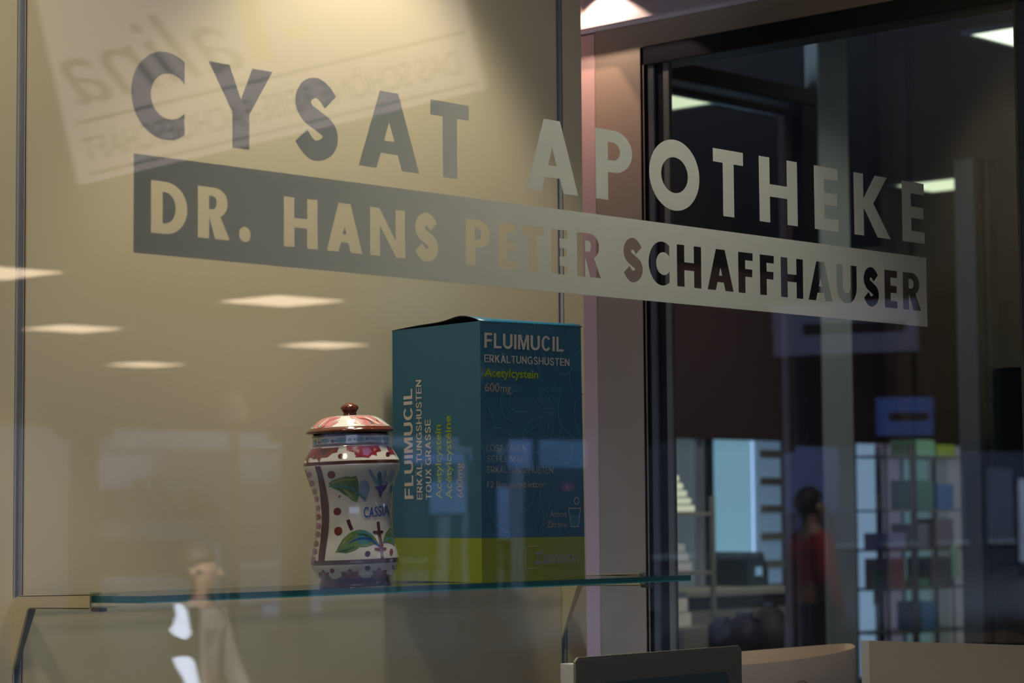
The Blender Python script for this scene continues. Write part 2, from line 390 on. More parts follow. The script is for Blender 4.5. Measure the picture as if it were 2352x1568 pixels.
    if c == 'R':
        yb = h*.41; rx = w*.42; x0 = w*.93-rx; cy = (h+yb)/2; ry = (h-yb)/2; t = h*.165*k_
        arc = ell(x0, cy, rx, ry, 90, -62, 22)
        return [[(0, 0), (0, h)]+arc+[(w, 0), (w-s*1.32, 0), (s, h*.425), (s, 0)], [(s, cy-ry+t), (s, cy+ry-t)]+ell(x0-.05*w, cy, rx+.05*w-s*1.0, ry-t, 90, -90, 18)]
    if c == 'S':
        q = [(.97, .82), (.78, .95), (.52, 1.03), (.20, .96), (.06, .77), (.20, .60), (.55, .48), (.88, .36), (.96, .19), (.80, .04), (.46, -.03), (.20, .05), (.0, .20)]
        sw = s*.98; P = [(sw/2+x*(w-sw), sw/2+y*(h-sw)) for x, y in q]
        return [stroke(crom(P), sw)]
YF = YG + .00815
def gx(px, y): return at(px, y, 1, YF).x
ROW1 = [('C', 301.4, 424), ('Y', 479, 625.6), ('S', 674, 778.5), ('A', 824, 962), ('T', 989, 1077), ('A', 1208, 1327), ('P', 1368, 1452),
        ('O', 1491, 1605.8), ('T', 1638, 1706.8), ('H', 1743.6, 1830.8), ('E', 1870, 1924), ('K', 1961, 2043.7), ('E', 2071.5, 2122)]
ZT1 = at(535, 152, 1, YF).z; ZB1 = at(1051, 411, 1, YF).z; ZT1 = (ZT1*0+at(1077, 243, 1, YF).z)
let = empty('window_lettering', (gx(1176, 300), YF, ZB1))
tag(let, 'row of large frosted grey capital letters on the shop window above the band', 'window lettering')
for c, a, b in ROW1:
    ya = 222+(a-301)*.132; xa, xb = gx(a, ya), gx(b, ya); h = ZT1-ZB1
    me = curve_mesh(glyph(c, xb-xa, h, .0232), .0001)
    o = link('letter', me, M['film'], let); o.rotation_euler = (math.pi/2, 0, 0)
    o.location = (xa-let.location.x, 0, 0)
ROW2 = [('D', 346.8, 430.5), ('R', 454.4, 528), ('.', 549, 576), ('H', 652, 729.4), ('A', 750.5, 832), ('N', 850, 930.5), ('S', 951.6, 1007.7),
        ('P', 1070, 1126), ('E', 1144, 1186), ('T', 1199.5, 1248.6), ('E', 1266, 1303), ('R', 1325.5, 1380), ('S', 1430.5, 1477), ('C', 1490, 1537.6),
        ('H', 1555, 1610.7), ('A', 1624.8, 1684.6), ('F', 1696, 1729.4), ('F', 1745.6, 1778), ('H', 1793.7, 1844.6), ('A', 1856.7, 1912.4),
        ('U', 1921.7, 1968), ('S', 1982.7, 2019.5), ('E', 2032, 2061), ('R', 2074, 2115)]
bxa, bxb = gx(307, 466), gx(2128.5, 670); bz0 = at(307, 580, 1, YF).z; bz1 = at(307, 352, 1, YF).z
zt2 = at(690, 455, 1, YF).z; zb2 = at(653, 565, 1, YF).z
cont = [[(0, 0), (bxb-bxa, 0), (bxb-bxa, bz1-bz0), (0, bz1-bz0)]]
for c, a, b in ROW2:
    ym = 480+(a-346)*.113; xa, xb = gx(a, ym), gx(b, ym)
    for g in glyph(c, xb-xa, zt2-zb2, .0151): cont.append([(x+xa-bxa, y+zb2-bz0) for x, y in g])
me = curve_mesh(cont, .0001)
ban = link('name_banner', me, M['film']); ban.rotation_euler = (math.pi/2, 0, 0); ban.location = (bxa, YF, bz0)
tag(ban, 'long frosted grey band across the shop window with clear cut-out letters', 'window banner')

# ------------------------------------------------------------------ medicine box
BW, BH = .193, .3535
TH = R_(-5.0)
BO = Vector((2.3148, 2.24, sz(2.3)+.0006))
bxo = empty('medicine_box', BO, (0, 0, TH))
tag(bxo, 'tall blue display carton with a lime green base standing on the glass shelf', 'carton')
ud = Vector((math.cos(TH), math.sin(TH), 0)); vd = Vector((-math.sin(TH), math.cos(TH), 0))
def ff(px, py):   # front face -> (u, z)
    p = on_plane(px, py, BO, vd)-BO; return p.dot(ud), p.z
def lf(px, py):   # left face -> (v, z)
    p = on_plane(px, py, BO, ud)-BO; return p.dot(vd), p.z
HN = ff(1094, 736)[1]; HR = ff(1333, 749)[1]; HL = lf(895, 760)[1]
HG = ff(1200, 1234)[1]
bm = bmesh.new()
t = .0012; tp = .003
nu = 12
def wall(bm, P, mi):
    v = [bm.verts.new(p) for p in P]; f = bm.faces.new(v); f.material_index = mi
def sidewall(a, b, ha, hb, za, zb2_, mi):
    pass
# four walls, each split at the lime band
cor = [(0, 0, HN), (BW, 0, HR), (BW, BW, HR), (0, BW, HL)]
for i in range(4):
    a, b = cor[i], cor[(i+1) % 4]
    def topin(c):  # upper corners lean inwards a touch
        sx = tp if c[0] == 0 else -tp; sy = 0.0005 if c[1] == 0 else -.0005
        return (c[0]+(sx if c[0] else 0), c[1]+sy, c[2])
    wall(bm, [(a[0], a[1], 0), (b[0], b[1], 0), (b[0], b[1], HG), (a[0], a[1], HG)], 1)
    wall(bm, [(a[0], a[1], HG), (b[0], b[1], HG), topin(b), topin(a)], 0)
wall(bm, [(0, 0, 0), (0, BW, 0), (BW, BW, 0), (BW, 0, 0)], 1)
me = bpy.data.meshes.new('carton_body'); bmesh.ops.remove_doubles(bm, verts=bm.verts, dist=1e-5)
bmesh.ops.recalc_face_normals(bm, faces=bm.faces); bm.to_mesh(me); bm.free()
cb = link('carton_body', me, [M['board_teal'], M['board_green']], bxo)
md = cb.modifiers.new('t', 'SOLIDIFY'); md.thickness = .0012; md.offset = -1
# lid: rounded fold over the front, arching up along the left side
bm = bmesh.new(); N = 22; rows = []
for i in range(N+1):
    q = i/N; y = BW*q
    arch = .0075*math.exp(-((q-.20)/.17)**2)+.004*math.sin(math.pi*q)
    fold = min(1, q/.05)
    row = []
    for j in range(9):
        u = j/8; hb = (HN+(HR-HN)*u)*(1-q)+(HL+(HR-HL)*u)*q
        row.append(bm.verts.new((u*BW, y+.0003, hb-.0005*(1-fold)+(arch*fold)*(1-.82*u)+.0035*math.sin(fold*math.pi/2)*(u*.9+.1))))
    rows.append(row)
for i in range(N):
    for j in range(8): bm.faces.new((rows[i][j], rows[i][j+1], rows[i+1][j+1], rows[i+1][j]))
bmesh.ops.recalc_face_normals(bm, faces=bm.faces)
for f in bm.faces:
    f.smooth = True
    if f.normal.z < 0: f.normal_flip()
me = bpy.data.meshes.new('lid_flap'); bm.to_mesh(me); bm.free()
lid = link('lid_flap', me, [M['board_teal'], M['board_in'], M['board_in']], bxo)
md = lid.modifiers.new('t', 'SOLIDIFY'); md.thickness = .0009; md.offset = -1; md.material_offset = 1; md.material_offset_rim = 1
tag(lid, 'slightly open lid flap with a dark underside')
EPS = .0004
def face_text(name, s, face, p_left, p_right, caph_px, m, bold=0, vertical=False, parent=None):
    me = text_mesh(s, min(bold, 0))
    if bold > 0:
        bm = bmesh.new()
        for ox, oy in ((0, 0), (-bold, 0), (bold, 0), (0, bold), (0, -bold)):
            n0 = len(bm.verts); bm.from_mesh(me); bm.verts.ensure_lookup_table()
            for v in bm.verts[n0:]: v.co.x += ox; v.co.y += oy; v.co.z += 0
        bm.to_mesh(me); bm.free()
    xs = [v.co.x for v in me.vertices]; x0, x1 = min(xs), max(xs); ch = cap()
    a = face(*p_left); b = face(*p_right); A = Vector(a); B = Vector(b); L = (B-A).length; d = (B-A)/L
    up = Vector(face(*caph_px))-A
    for v in me.vertices:
        q = A+d*((v.co.x-x0)/(x1-x0)*L)+up*(v.co.y/ch)
        v.co = (q.x, -EPS, q.y) if face is ff else (-EPS, q.x, q.y)
    return link(name, me, m, parent or bxo)
ADV = {'B': .66, 'I': .17, 'L': .54, 'F': .56, 'E': .60, 'U': .68, 'M': .80, 'C': .70, 'K': .68, 'R': .66, 'Ä': .70, 'A': .70, 'T': .62, 'N': .68, 'G': .74, 'S': .64, 'H': .68, 'O': .76, 'Ö': .76, 'X': .66, 'Z': .60, ' ': .26}
def caps_text(name, s, face, p_left, p_right, caph_px, m, bold=.16, parent=None):
    gap = .11; x = 0; cs_ = []
    for c in s:
        a = ADV[c]
        w_ = bold if c == 'I' else a
        if c != ' ':
            for g in glyph(c, w_, 1.0, bold, bold*.86): cs_.append([(px+x, py) for px, py in g])
        x += w_+(gap if c != ' ' else 0)
    x -= gap
    me = curve_mesh(cs_, 0)
    A = Vector(face(*p_left)); B = Vector(face(*p_right)); d = (B-A)/x; up = Vector(face(*caph_px))-A
    for v in me.vertices:
        q = A+d*v.co.x+up*v.co.y
        v.co = (q.x, -EPS, q.y) if face is ff else (-EPS, q.x, q.y)
    return link(name, me, m, parent or bxo)
def T(name, s, face, a, b, c, m, bold=0):
    if s.upper() == s and not any(ch.isdigit() for ch in s):
        return caps_text(name, s, face, a, b, c, m, .175 if s == 'FLUIMUCIL' else (.095 if m is M['ink_grey'] else .145))
    return face_text(name, s, face, a, b, c, m, bold)
T('brand_print', 'FLUIMUCIL', ff, (1112, 798), (1294, 807.5), (1112, 763.5), M['ink_white'], .012)
T('product_print', 'ERKÄLTUNGSHUSTEN', ff, (1112, 831), (1307.5, 840.5), (1112, 813.5), M['ink_white'], .008)
T('agent_print', 'Acetylcystein', ff, (1112.5, 864), (1236, 869), (1112.5, 845), M['ink_lime'], .022)
T('dose_print', '600', ff, (1113, 898), (1147, 899.5), (1113, 879), M['ink_white'], .016)
T('dose_print', 'mg', ff, (1149, 899.5), (1173, 900.5), (1149, 882), M['ink_white'], .012)
T('claim_print', 'LÖST ZÄHEN', ff, (1117.5, 1035.5), (1208, 1036.5), (1117.5, 1021), M['ink_grey'], -.008)
T('claim_print', 'SCHLEIM BEI', ff, (1118, 1060), (1209, 1060.5), (1118, 1045.5), M['ink_grey'], -.008)
T('claim_print', 'ERKÄLTUNGSHUSTEN', ff, (1118.5, 1085.5), (1270, 1086.5), (1118.5, 1071), M['ink_grey'], -.008)
T('count_print', '12 Brausetabletten', ff, (1119.5, 1119), (1251, 1119), (1119.5, 1104.5), M['ink_white'], .008)
T('flavour_print', 'Aroma', ff, (1263, 1186.5), (1301.5, 1186.5), (1263, 1172.5), M['ink_grey'], -.004)
T('flavour_print', 'Zitrone', ff, (1256, 1210.5), (1302, 1210.5), (1256, 1196.5), M['ink_white'], .01)
T('maker_print', 'Zambon', ff, (1227, 1294), (1329.5, 1289.5), (1227, 1267.5), M['ink_white'], .03)
T('brand_print', 'FLUIMUCIL', lf, (950, 1145), (947, 892), (930, 1146), M['ink_white'], .012)
T('product_print', 'ERKÄLTUNGSHUSTEN', lf, (970.5, 1147), (968, 872), (958, 1147), M['ink_white'], .004)
T('product_print', 'TOUX GRASSE', lf, (991.5, 1147), (989, 963), (979, 1147), M['ink_white'], .002)
T('agent_print', 'Acetylcystein', lf, (1015, 1145), (1012.5, 975), (1002, 1145), M['ink_lime'], .014)
T('agent_print', 'Acétylcystéine', lf, (1038.5, 1145), (1035.5, 955), (1025, 1145), M['ink_lime'], .014)
T('dose_print', '600mg', lf, (1064, 1143), (1062, 1063), (1050, 1143), M['ink_white'], .014)
def ribbon(name, lists, w, m, closed=False, face=ff, eps=EPS*.6):
    bm = bmesh.new()
    for pl in lists:
        P = crom(pl, 6) if len(pl) > 2 else list(pl)
        Q = [face(*p) for p in P]
        S = stroke(Q, w); n = len(Q); V = [bm.verts.new((x, -eps, z) if face is ff else (-eps, x, z)) for x, z in S]
        for i in range(n-1): bm.faces.new((V[i], V[i+1], V[2*n-2-i], V[2*n-1-i]))
    return fin(bm, name, m, bxo)
# decorative line drawing: face with flowing hair
sw = [
 [(1241, 893), (1246, 920), (1252, 940), (1262, 952), (1272, 948), (1282, 930), (1286, 905), (1285, 885)],
 [(1254, 893), (1260, 906), (1263, 930)], [(1268, 900), (1270, 890), (1276, 880)],
 [(1258, 936), (1263, 939), (1268, 936)], [(1257, 946), (1263, 949), (1270, 945)],
 [(1242, 885), (1247, 893), (1254, 892), (1260, 886)], [(1274, 893), (1281, 902), (1288, 896)],
 [(1233, 913), (1240, 917), (1246, 912)], [(1247, 914), (1252, 917), (1257, 913)], [(1270, 914), (1276, 918), (1281, 914)],
 [(1245, 945), (1243, 962), (1232, 978), (1215, 990), (1203, 1003), (1200, 1022)], [(1283, 930), (1282, 955), (1290, 980), (1312, 1000), (1326, 1030)],
 [(1170, 890), (1152, 905), (1149, 930), (1158, 955), (1178, 968)], [(1190, 895), (1172, 905), (1170, 930), (1185, 944), (1212, 945)],
 [(1186, 750), (1210, 790), (1222, 830), (1216, 868)], [(1202, 755), (1222, 790), (1236, 845), (1244, 870)], [(1226, 745), (1238, 790), (1260, 830), (1290, 860), (1312, 850), (1322, 820)],
 [(1098, 905), (1115, 925), (1128, 955), (1136, 990)], [(1105, 770), (1128, 790), (1138, 830), (1136, 870)], [(1100, 825), (1112, 840), (1118, 880)],
 [(1112, 1045), (1106, 1015), (1120, 990), (1150, 982), (1172, 1000), (1182, 1030)], [(1205, 1045), (1200, 1000), (1216, 968), (1244, 958), (1258, 975), (1256, 1010), (1236, 1036), (1216, 1040)],
 [(1308, 760), (1288, 800), (1290, 840)], [(1334, 800), (1318, 820), (1308, 870), (1316, 905)], [(1338, 905), (1322, 925), (1320, 960), (1332, 1000)],
 [(1272, 965), (1264, 1020), (1262, 1080), (1270, 1130), (1256, 1180), (1240, 1215)], [(1288, 985), (1280, 1020), (1284, 1050), (1300, 1064), (1312, 1050), (1310, 1020)],
 [(1160, 1080), (1172, 1110), (1196, 1105), (1206, 1080)], [(1168, 1120), (1168, 1160), (1190, 1176), (1214, 1168), (1226, 1140), (1222, 1110)], [(1196, 1105), (1197, 1174)],
 [(1130, 1120), (1126, 1170), (1140, 1205), (1170, 1224)], [(1238, 1170), (1228, 1210), (1206, 1228)], [(1246, 1225), (1248, 1180), (1240, 1140), (1248, 1110)],
 [(1300, 1110), (1308, 1140), (1306, 1170)], [(1290, 1228), (1282, 1190), (1300, 1220)]]
sw = [p for p in sw]
ribbon('line_drawing', sw, .0016, M['ink_line'])
ribbon('logo_frame', [[(1211, 1254), (1238, 1253)], [(1209, 1256), (1207.5, 1280), (1208, 1302)], [(1210, 1305), (1239, 1303.5)], [(1241, 1256), (1241.3, 1262)], [(1241.5, 1297), (1241.2, 1302)]], .0009, M['ink_white'], eps=EPS)
ribbon('glass_symbol', [[(1305.4, 1166.7), (1332.5, 1166.7)], [(1332.5, 1166.7), (1328.4, 1209)], [(1328.4, 1209), (1311, 1209)], [(1311, 1209), (1305.4, 1166.7)],
        [(1324+5.3*math.cos(a*.5236), 1150+8*math.sin(a*.5236)) for a in range(13)]], .0010, M['ink_white'], eps=EPS)
bm = bmesh.new(); prism(bm, [(*[ff(x, y)[0]], -.00035, ff(x, y)[1]) for x, y in ((1307, 1180), (1318, 1183), (1331, 1180), (1327.5, 1207.5), (1312, 1207.5))], (0, .0002, 0))
fin(bm, 'glass_symbol_water', M['ink_line'], bxo)

# ------------------------------------------------------------------ painted apothecary jar
JS = .0001737*1.005
JC = Vector((2.1015, 2.262, sz(2.262)+.0004))
JR = (-(math.pi/2-YAW))
jar = empty('apothecary_jar', JC, (0, R_(-1.6)*math.cos(YAW*0), JR))
jar.rotation_euler = (0, R_(-1.9), JR)
tag(jar, 'painted white ceramic apothecary jar lettered CASSIA with a brown knobbed lid', 'jar')
BY = 1460.
prof_body = [(1460, 0), (1460, 262), (1457, 270), (1448, 273), (1430, 272), (1412, 266), (1398, 262), (1393, 262), (1385, 270), (1370, 285), (1340, 308), (1310, 322), (1290, 327), (1275, 328), (1262, 328),
             (1240, 325), (1200, 316), (1150, 303), (1100, 292), (1050, 285), (1000, 281), (950, 279), (900, 278), (850, 279), (800, 285), (750, 296), (700, 312), (660, 329), (620, 346),
             (590, 356), (570, 360), (555, 361), (530, 359), (505, 347), (475, 330), (450, 314), (430, 301), (418, 293), (408, 289), (398, 289), (345, 291), (338, 291), (330, 289), (326, 270)]
prof_lid = [(327, 262), (322, 300), (318, 325), (312, 333), (304, 334), (296, 328), (284, 314), (276, 304), (262, 286), (240, 260), (220, 236), (204, 208), (194, 176), (187, 130), (182, 80), (180, 56)]
prof_knob = [(182, 54), (172, 49), (160, 50), (150, 58), (138, 66), (128, 68), (118, 65), (106, 54), (96, 38), (88, 22), (84, 8), (83, 0)]
def body_mat(y):
    if y > 1393: return 1
    if 1258 < y < 1292 or 528 < y < 557: return 2
    if 398 < y < 419: return 2
    if y < 345: return 1
    return 0
def lathe(name, prof, mats, pick, seg=128, parent=None, sub=3):
    P = crom([(a, b) for a, b in prof], sub)
    bm = bmesh.new(); rings = []
    for y, r in P:
        z = (BY-y)*JS; r = max(r, .01)*JS
        rings.append([bm.verts.new((r*math.sin(2*math.pi*k/seg), -r*math.cos(2*math.pi*k/seg), z)) for k in range(seg)])
    for i in range(len(P)-1):
        mi = pick((P[i][0]+P[i+1][0])/2)
        for k in range(seg):
            f = bm.faces.new((rings[i][k], rings[i][(k+1) % seg], rings[i+1][(k+1) % seg], rings[i+1][k])); f.material_index = mi; f.smooth = True
    bmesh.ops.recalc_face_normals(bm, faces=bm.faces)
    me = bpy.data.meshes.new(name); bm.to_mesh(me); bm.free(); return link(name, me, mats, parent)
jbody = lathe('jar_body', prof_body, [M['glaze'], M['maroon'], M['stripe']], body_mat, parent=jar)
jlid = lathe('lid', prof_lid, [M['glaze'], M['brownglaze']], lambda y: 1 if y > 277 or y < 189 else 0, parent=jar)
lathe('knob', prof_knob, [M['brownglaze']], lambda y: 0, parent=jlid)
def prof_fn(prof):
    P = crom(prof, 6)
    def f(y):
        for i in range(len(P)-1):
            a, b = P[i], P[i+1]
            if (a[0]-y)*(b[0]-y) <= 0 and a[0] != b[0]: return a[1]+(b[1]-a[1])*(y-a[0])/(b[0]-a[0])
        return 270
    return f
fb, fl = prof_fn(prof_body[5:]), prof_fn(prof_lid[4:])
def axis(y): return 452-50*(BY-y)/1378
def to_t(x, y, f): return math.asin(max(-.999, min(.999, (x-axis(y))/f(y))))
def decal(bm, poly, mi, f=fb, off=2.2, rep=()):
    """paint patch: polygon in (x,y) of the jar's front view -> skin laid on the lathe surface"""
    Q = [(to_t(x, y, f)*300, y) for x, y in poly]
    xs = [q[0] for q in Q]; ys = [q[1] for q in Q]; st = 7
    pts = [Vector(q) for q in Q]; n = len(pts)
    gxs = []; x = min(xs)+st/2
    def inside(px, py):
        c = False; j = n-1
        for i in range(n):
            if (Q[i][1] > py) != (Q[j][1] > py) and px < (Q[j][0]-Q[i][0])*(py-Q[i][1])/(Q[j][1]-Q[i][1])+Q[i][0]: c = not c
            j = i
        return c
    while x < max(xs):
        y = min(ys)+st/2
        while y < max(ys):
            if inside(x, y): gxs.append(Vector((x, y)))
            y += st
        x += st
    r = delaunay_2d_cdt(pts+gxs, [], [list(range(n))], 1, 1e-4)
    for dth in (0,)+tuple(rep):
        V = []
        for v in r[0]:
            th = v.x/300+dth; rr = (f(v.y)+off)*JS; V.append(bm.verts.new((rr*math.sin(th), -rr*math.cos(th), (BY-v.y)*JS)))
        for fc in r[2]:
            try: q = bm.faces.new([V[i] for i in fc]); q.material_index = mi; q.smooth = True
            except ValueError: pass
def circ(cx, cy, rx, ry=None, n=16): ry = ry or rx; return [(cx+rx*math.cos(2*math.pi*i/n), cy+ry*math.sin(2*math.pi*i/n)) for i in range(n)]
def brush(pts, w, tap=True):
    P = crom(pts, 5) if len(pts) > 2 else list(pts)
    return stroke(P, w, (lambda t: .35+.65*math.sin(math.pi*min(1, max(0, t*.86+.07)))) if tap else None)
DM = ['purple', 'stripe', 'redbrownp', 'redpaint', 'rose', 'tealp', 'green', 'bluep', 'violet', 'cobalt', 'maroon', 'leaflight', 'leafdark', 'glaze']
DI = {k: i for i, k in enumerate(DM)}
def paintwork(name, items, parent, f=fb):
    bm = bmesh.new()
    for k, (poly, c, rep) in enumerate(items): decal(bm, poly, DI[c], f, 1.6+.25*(k % 14), rep)
    me = bpy.data.meshes.new(name); 
    for fc in bm.faces:
        c = fc.calc_center_median(); 
        if fc.normal.dot(Vector((c.x, c.y, .3*abs(c.x)))) < 0: pass
    bmesh.ops.recalc_face_normals(bm, faces=bm.faces); bm.to_mesh(me); bm.free()
    base = len(parent.data.materials)
    bm = bmesh.new(); bm.from_mesh(me)
    for f_ in bm.faces: f_.material_index += base
    bm.from_mesh(parent.data); bm.to_mesh(parent.data); bm.free(); bpy.data.meshes.remove(me)
    for k in DM: parent.data.materials.append(M[k])
PI = math.pi
side = []
for cx, cy in ((118, 620), (133, 683), (152, 746), (163, 800), (178, 868), (182, 933), (184, 1000), (178, 1060), (165, 1128), (156, 1185), (146, 1245)):
    side.append((circ(cx, cy, 22, 22), 'purple' if cy not in (933, 1128) else 'redpaint', (PI,)))
side.append((brush([(88, 580), (104, 660), (130, 740), (150, 850), (158, 950), (156, 1050), (146, 1150), (128, 1280)], 5, False), 'stripe', (PI,)))
side.append(([(168, 560), (190, 640), (203, 760), (213, 900), (213, 1000), (203, 1120), (188, 1278), (238, 1278), (255, 1120), (270, 960), (268, 850), (247, 720), (222, 600), (210, 560)], 'stripe', (PI,)))
paintwork('painted_borders', side, jbody)
dots = [(293, 628, 30, 28), (333, 898, 29, 28), (340, 1042, 31, 32), (363, 495, 21, 19), (700, 490, 15, 18), (557, 1216, 20, 20), (722, 1212, 12, 24), (297, 1332, 18, 18), (557, 1322, 20, 18), (350, 790, 7, 8), (106, 510, 9, 24)]
dd = [(circ(a, b, c, d), 'redbrownp' if b not in (495, 490, 1216, 1322) else 'maroon', ()) for a, b, c, d in dots]
dd += [(circ(733, 1330, 8, 20), 'maroon', ())]
fl_up = [([(160, 425), (345, 428), (335, 465), (300, 470), (262, 500), (215, 500), (200, 532), (180, 505), (145, 507), (158, 475), (140, 465)], 'redbrownp', (PI,)),
         ([(210, 432), (300, 434), (280, 455), (240, 480), (200, 470)], 'stripe', ()),
         ([(400, 420), (630, 420), (652, 465), (620, 475), (625, 500), (590, 490), (565, 515), (525, 508), (470, 507), (460, 468), (405, 455)], 'redpaint', (PI, -PI/2)),
         ([(520, 445), (560, 440), (590, 470), (560, 500), (525, 490)], 'purple', ()),
         ([(470, 450), (500, 455), (490, 480)], 'rose', ()), ([(600, 440), (620, 455), (600, 470)], 'rose', ()),
         ([(680, 420), (715, 438), (755, 505), (735, 485), (722, 493), (700, 462)], 'redpaint', ())]
lowfl = []
for cx, w_, c in ((228, 62, 'redbrownp'), (428, 95, 'redpaint'), (640, 72, 'redpaint')):
    pts = []
    for i in range(9):
        a = math.pi+math.pi*i/8; rr = 1 if i % 2 == 0 else .68
        pts.append((cx+w_*rr*math.cos(a), 1392+72*rr*math.sin(a)))
    lowfl.append((pts+[(cx+w_*.8, 1394), (cx-w_*.8, 1394)], c, (PI,)))
    for k in (-1, 0, 1): lowfl.append((circ(cx+k*w_*.45, 1365-10*(k == 0), w_*.13, 16), 'maroon' if k else 'purple', ()))
paintwork('painted_dots', dd, jbody); paintwork('painted_flowers', fl_up+lowfl, jbody)
nk = [(155, 383, 17, 21), (240, 376, 33, 19), (360, 378, 40, 17), (500, 374, 28, 19), (622, 375, 40, 15), (690, 376, 12, 16)]
nd = [(190, 385, 8, 10), (205, 384, 5, 6), (298, 380, 14, 12), (320, 380, 6, 7), (425, 375, 15, 12), (460, 373, 8, 8), (553, 373, 15, 12), (578, 371, 7, 7), (668, 373, 8, 14)]
paintwork('painted_neck_band', [(circ(a, b, c, d), 'tealp', (PI,)) for a, b, c, d in nk]+[(circ(a, b, c, d), 'maroon', (PI,)) for a, b, c, d in nd], jbody)
leaves = [([(265, 690), (300, 668), (350, 655), (400, 643), (440, 650), (475, 643), (490, 680), (495, 790), (478, 838), (440, 822), (415, 795), (380, 775), (350, 750), (300, 727)], 'green', ()),
          ([(498, 700), (530, 672), (560, 690), (572, 740), (555, 800), (530, 830), (500, 800)], 'bluep', ()),
          (brush([(270, 712), (360, 716), (440, 735), (490, 775), (545, 822)], 20), 'tealp', ()),
          ([(560, 598), (580, 600), (600, 640), (635, 690), (645, 722), (628, 722), (600, 690)], 'bluep', ()),
          ([(625, 640), (640, 612), (655, 630), (658, 700), (645, 720), (632, 690)], 'tealp', ()), ([(672, 620), (690, 600), (690, 650), (672, 715), (658, 715)], 'bluep', ()),
          ([(715, 612), (735, 596), (722, 660), (690, 712), (676, 712)], 'bluep', ()), ([(735, 620), (748, 600), (738, 660), (708, 705), (698, 702)], 'bluep', ()),
          ([(603, 728), (630, 728), (650, 715), (672, 722), (698, 698), (680, 745), (655, 775), (645, 812), (635, 795), (632, 765)], 'violet', ()),
          (brush([(712, 780), (716, 740), (722, 720)], 14), 'tealp', ()),
          (brush([(412, 962), (425, 1000), (442, 1038)], 26, False), 'maroon', ()),
          ([(320, 1200), (345, 1150), (372, 1105), (410, 1072), (440, 1050), (490, 1038), (540, 1045), (580, 1070), (615, 1110), (640, 1158), (600, 1150), (545, 1168), (500, 1165), (465, 1190), (400, 1206), (350, 1196)], 'green', ()),
          ([(480, 1050), (540, 1046), (585, 1078), (600, 1120), (540, 1150), (490, 1140)], 'tealp', ()),
          (brush([(425, 1132), (490, 1105), (560, 1108), (610, 1140), (640, 1168)], 17), 'cobalt', ()),
          ([(660, 1140), (678, 1075), (708, 1032), (728, 1070), (738, 1120), (744, 1170), (715, 1148)], 'green', ()),
          (brush([(655, 1148), (690, 1118), (720, 1115), (742, 1145)], 14), 'tealp', ()),
          (brush([(627, 985), (635, 1060), (645, 1130), (655, 1200), (662, 1262)], 20, False), 'maroon', ()),
          (brush([(592, 1058), (630, 1066), (664, 1058)], 24), 'maroon', ()), (brush([(606, 1180), (645, 1190), (686, 1182)], 22), 'redbrownp', ()),
          (circ(655, 1160, 12, 14), 'redbrownp', ())]
leaves[1:1] = [(brush([(300, 690), (350, 672), (410, 668), (470, 670)], 14), 'leaflight', ()), (brush([(380, 740), (420, 775), (455, 815)], 22), 'leaflight', ()),
    (brush([(330, 725), (380, 758), (410, 785)], 9), 'leafdark', ()), (brush([(440, 690), (470, 730), (485, 780)], 12), 'leafdark', ())]
leaves += [(brush([(360, 1160), (400, 1110), (450, 1075)], 14), 'leaflight', ()), (brush([(345, 1190), (400, 1180), (460, 1160)], 13), 'leafdark', ()),
    (brush([(480, 1070), (540, 1075), (590, 1110)], 10), 'leafdark', ()), (brush([(690, 1085), (710, 1060), (722, 1090)], 10), 'leaflight', ())]
paintwork('painted_leaves', leaves, jbody)
lidp = [([(135, 273), (165, 250), (200, 222), (235, 203), (300, 195), (355, 197), (350, 212), (315, 225), (342, 240), (318, 255), (280, 274), (200, 276)], 'rose', (PI,)),
        ([(415, 202), (455, 193), (520, 190), (575, 200), (615, 230), (688, 273), (560, 274), (500, 262), (430, 248), (475, 236), (445, 224)], 'rose', (PI, -PI/2)),
        ([(560, 238), (575, 240), (606, 266), (580, 266)], 'tealp', ()), ([(180, 262), (210, 240), (205, 262), (190, 272)], 'tealp', ()),
        ([(600, 215), (625, 235), (640, 248), (615, 240)], 'redbrownp', ()), (brush([(230, 265), (270, 225), (330, 205)], 6), 'redpaint', ()), (brush([(190, 268), (220, 238), (262, 208)], 7), 'glaze', ()), (brush([(292, 240), (330, 226), (352, 222)], 6), 'glaze', ()), (brush([(520, 205), (580, 232), (640, 268)], 7), 'glaze', ()), (brush([(440, 212), (480, 222), (520, 246)], 6), 'glaze', ()), (brush([(470, 215), (540, 225), (600, 262)], 6), 'redpaint', ())]
paintwork('painted_petals', lidp, jlid, fl)
me = text_mesh('CASSIA', .012, 0, 0, 6); xs = [v.co.x for v in me.vertices]
bm = bmesh.new(); bm.from_mesh(me); bmesh.ops.subdivide_edges(bm, edges=[e for e in bm.edges if e.calc_length() > .2], cuts=3); bm.to_mesh(me); bm.free()
for v in me.vertices:
    u = (v.co.x-min(xs))/(max(xs)-min(xs)); x = 525+u*178; y = 946-v.co.y/cap()*74+(2-u*3)+4*math.sin(u*5)
    th = to_t(x, y, fb); rr = (fb(y)+6)*JS; v.co = (rr*math.sin(th), -rr*math.cos(th), (BY-y)*JS)
link('painted_name', me, M['cobalt'], jar)

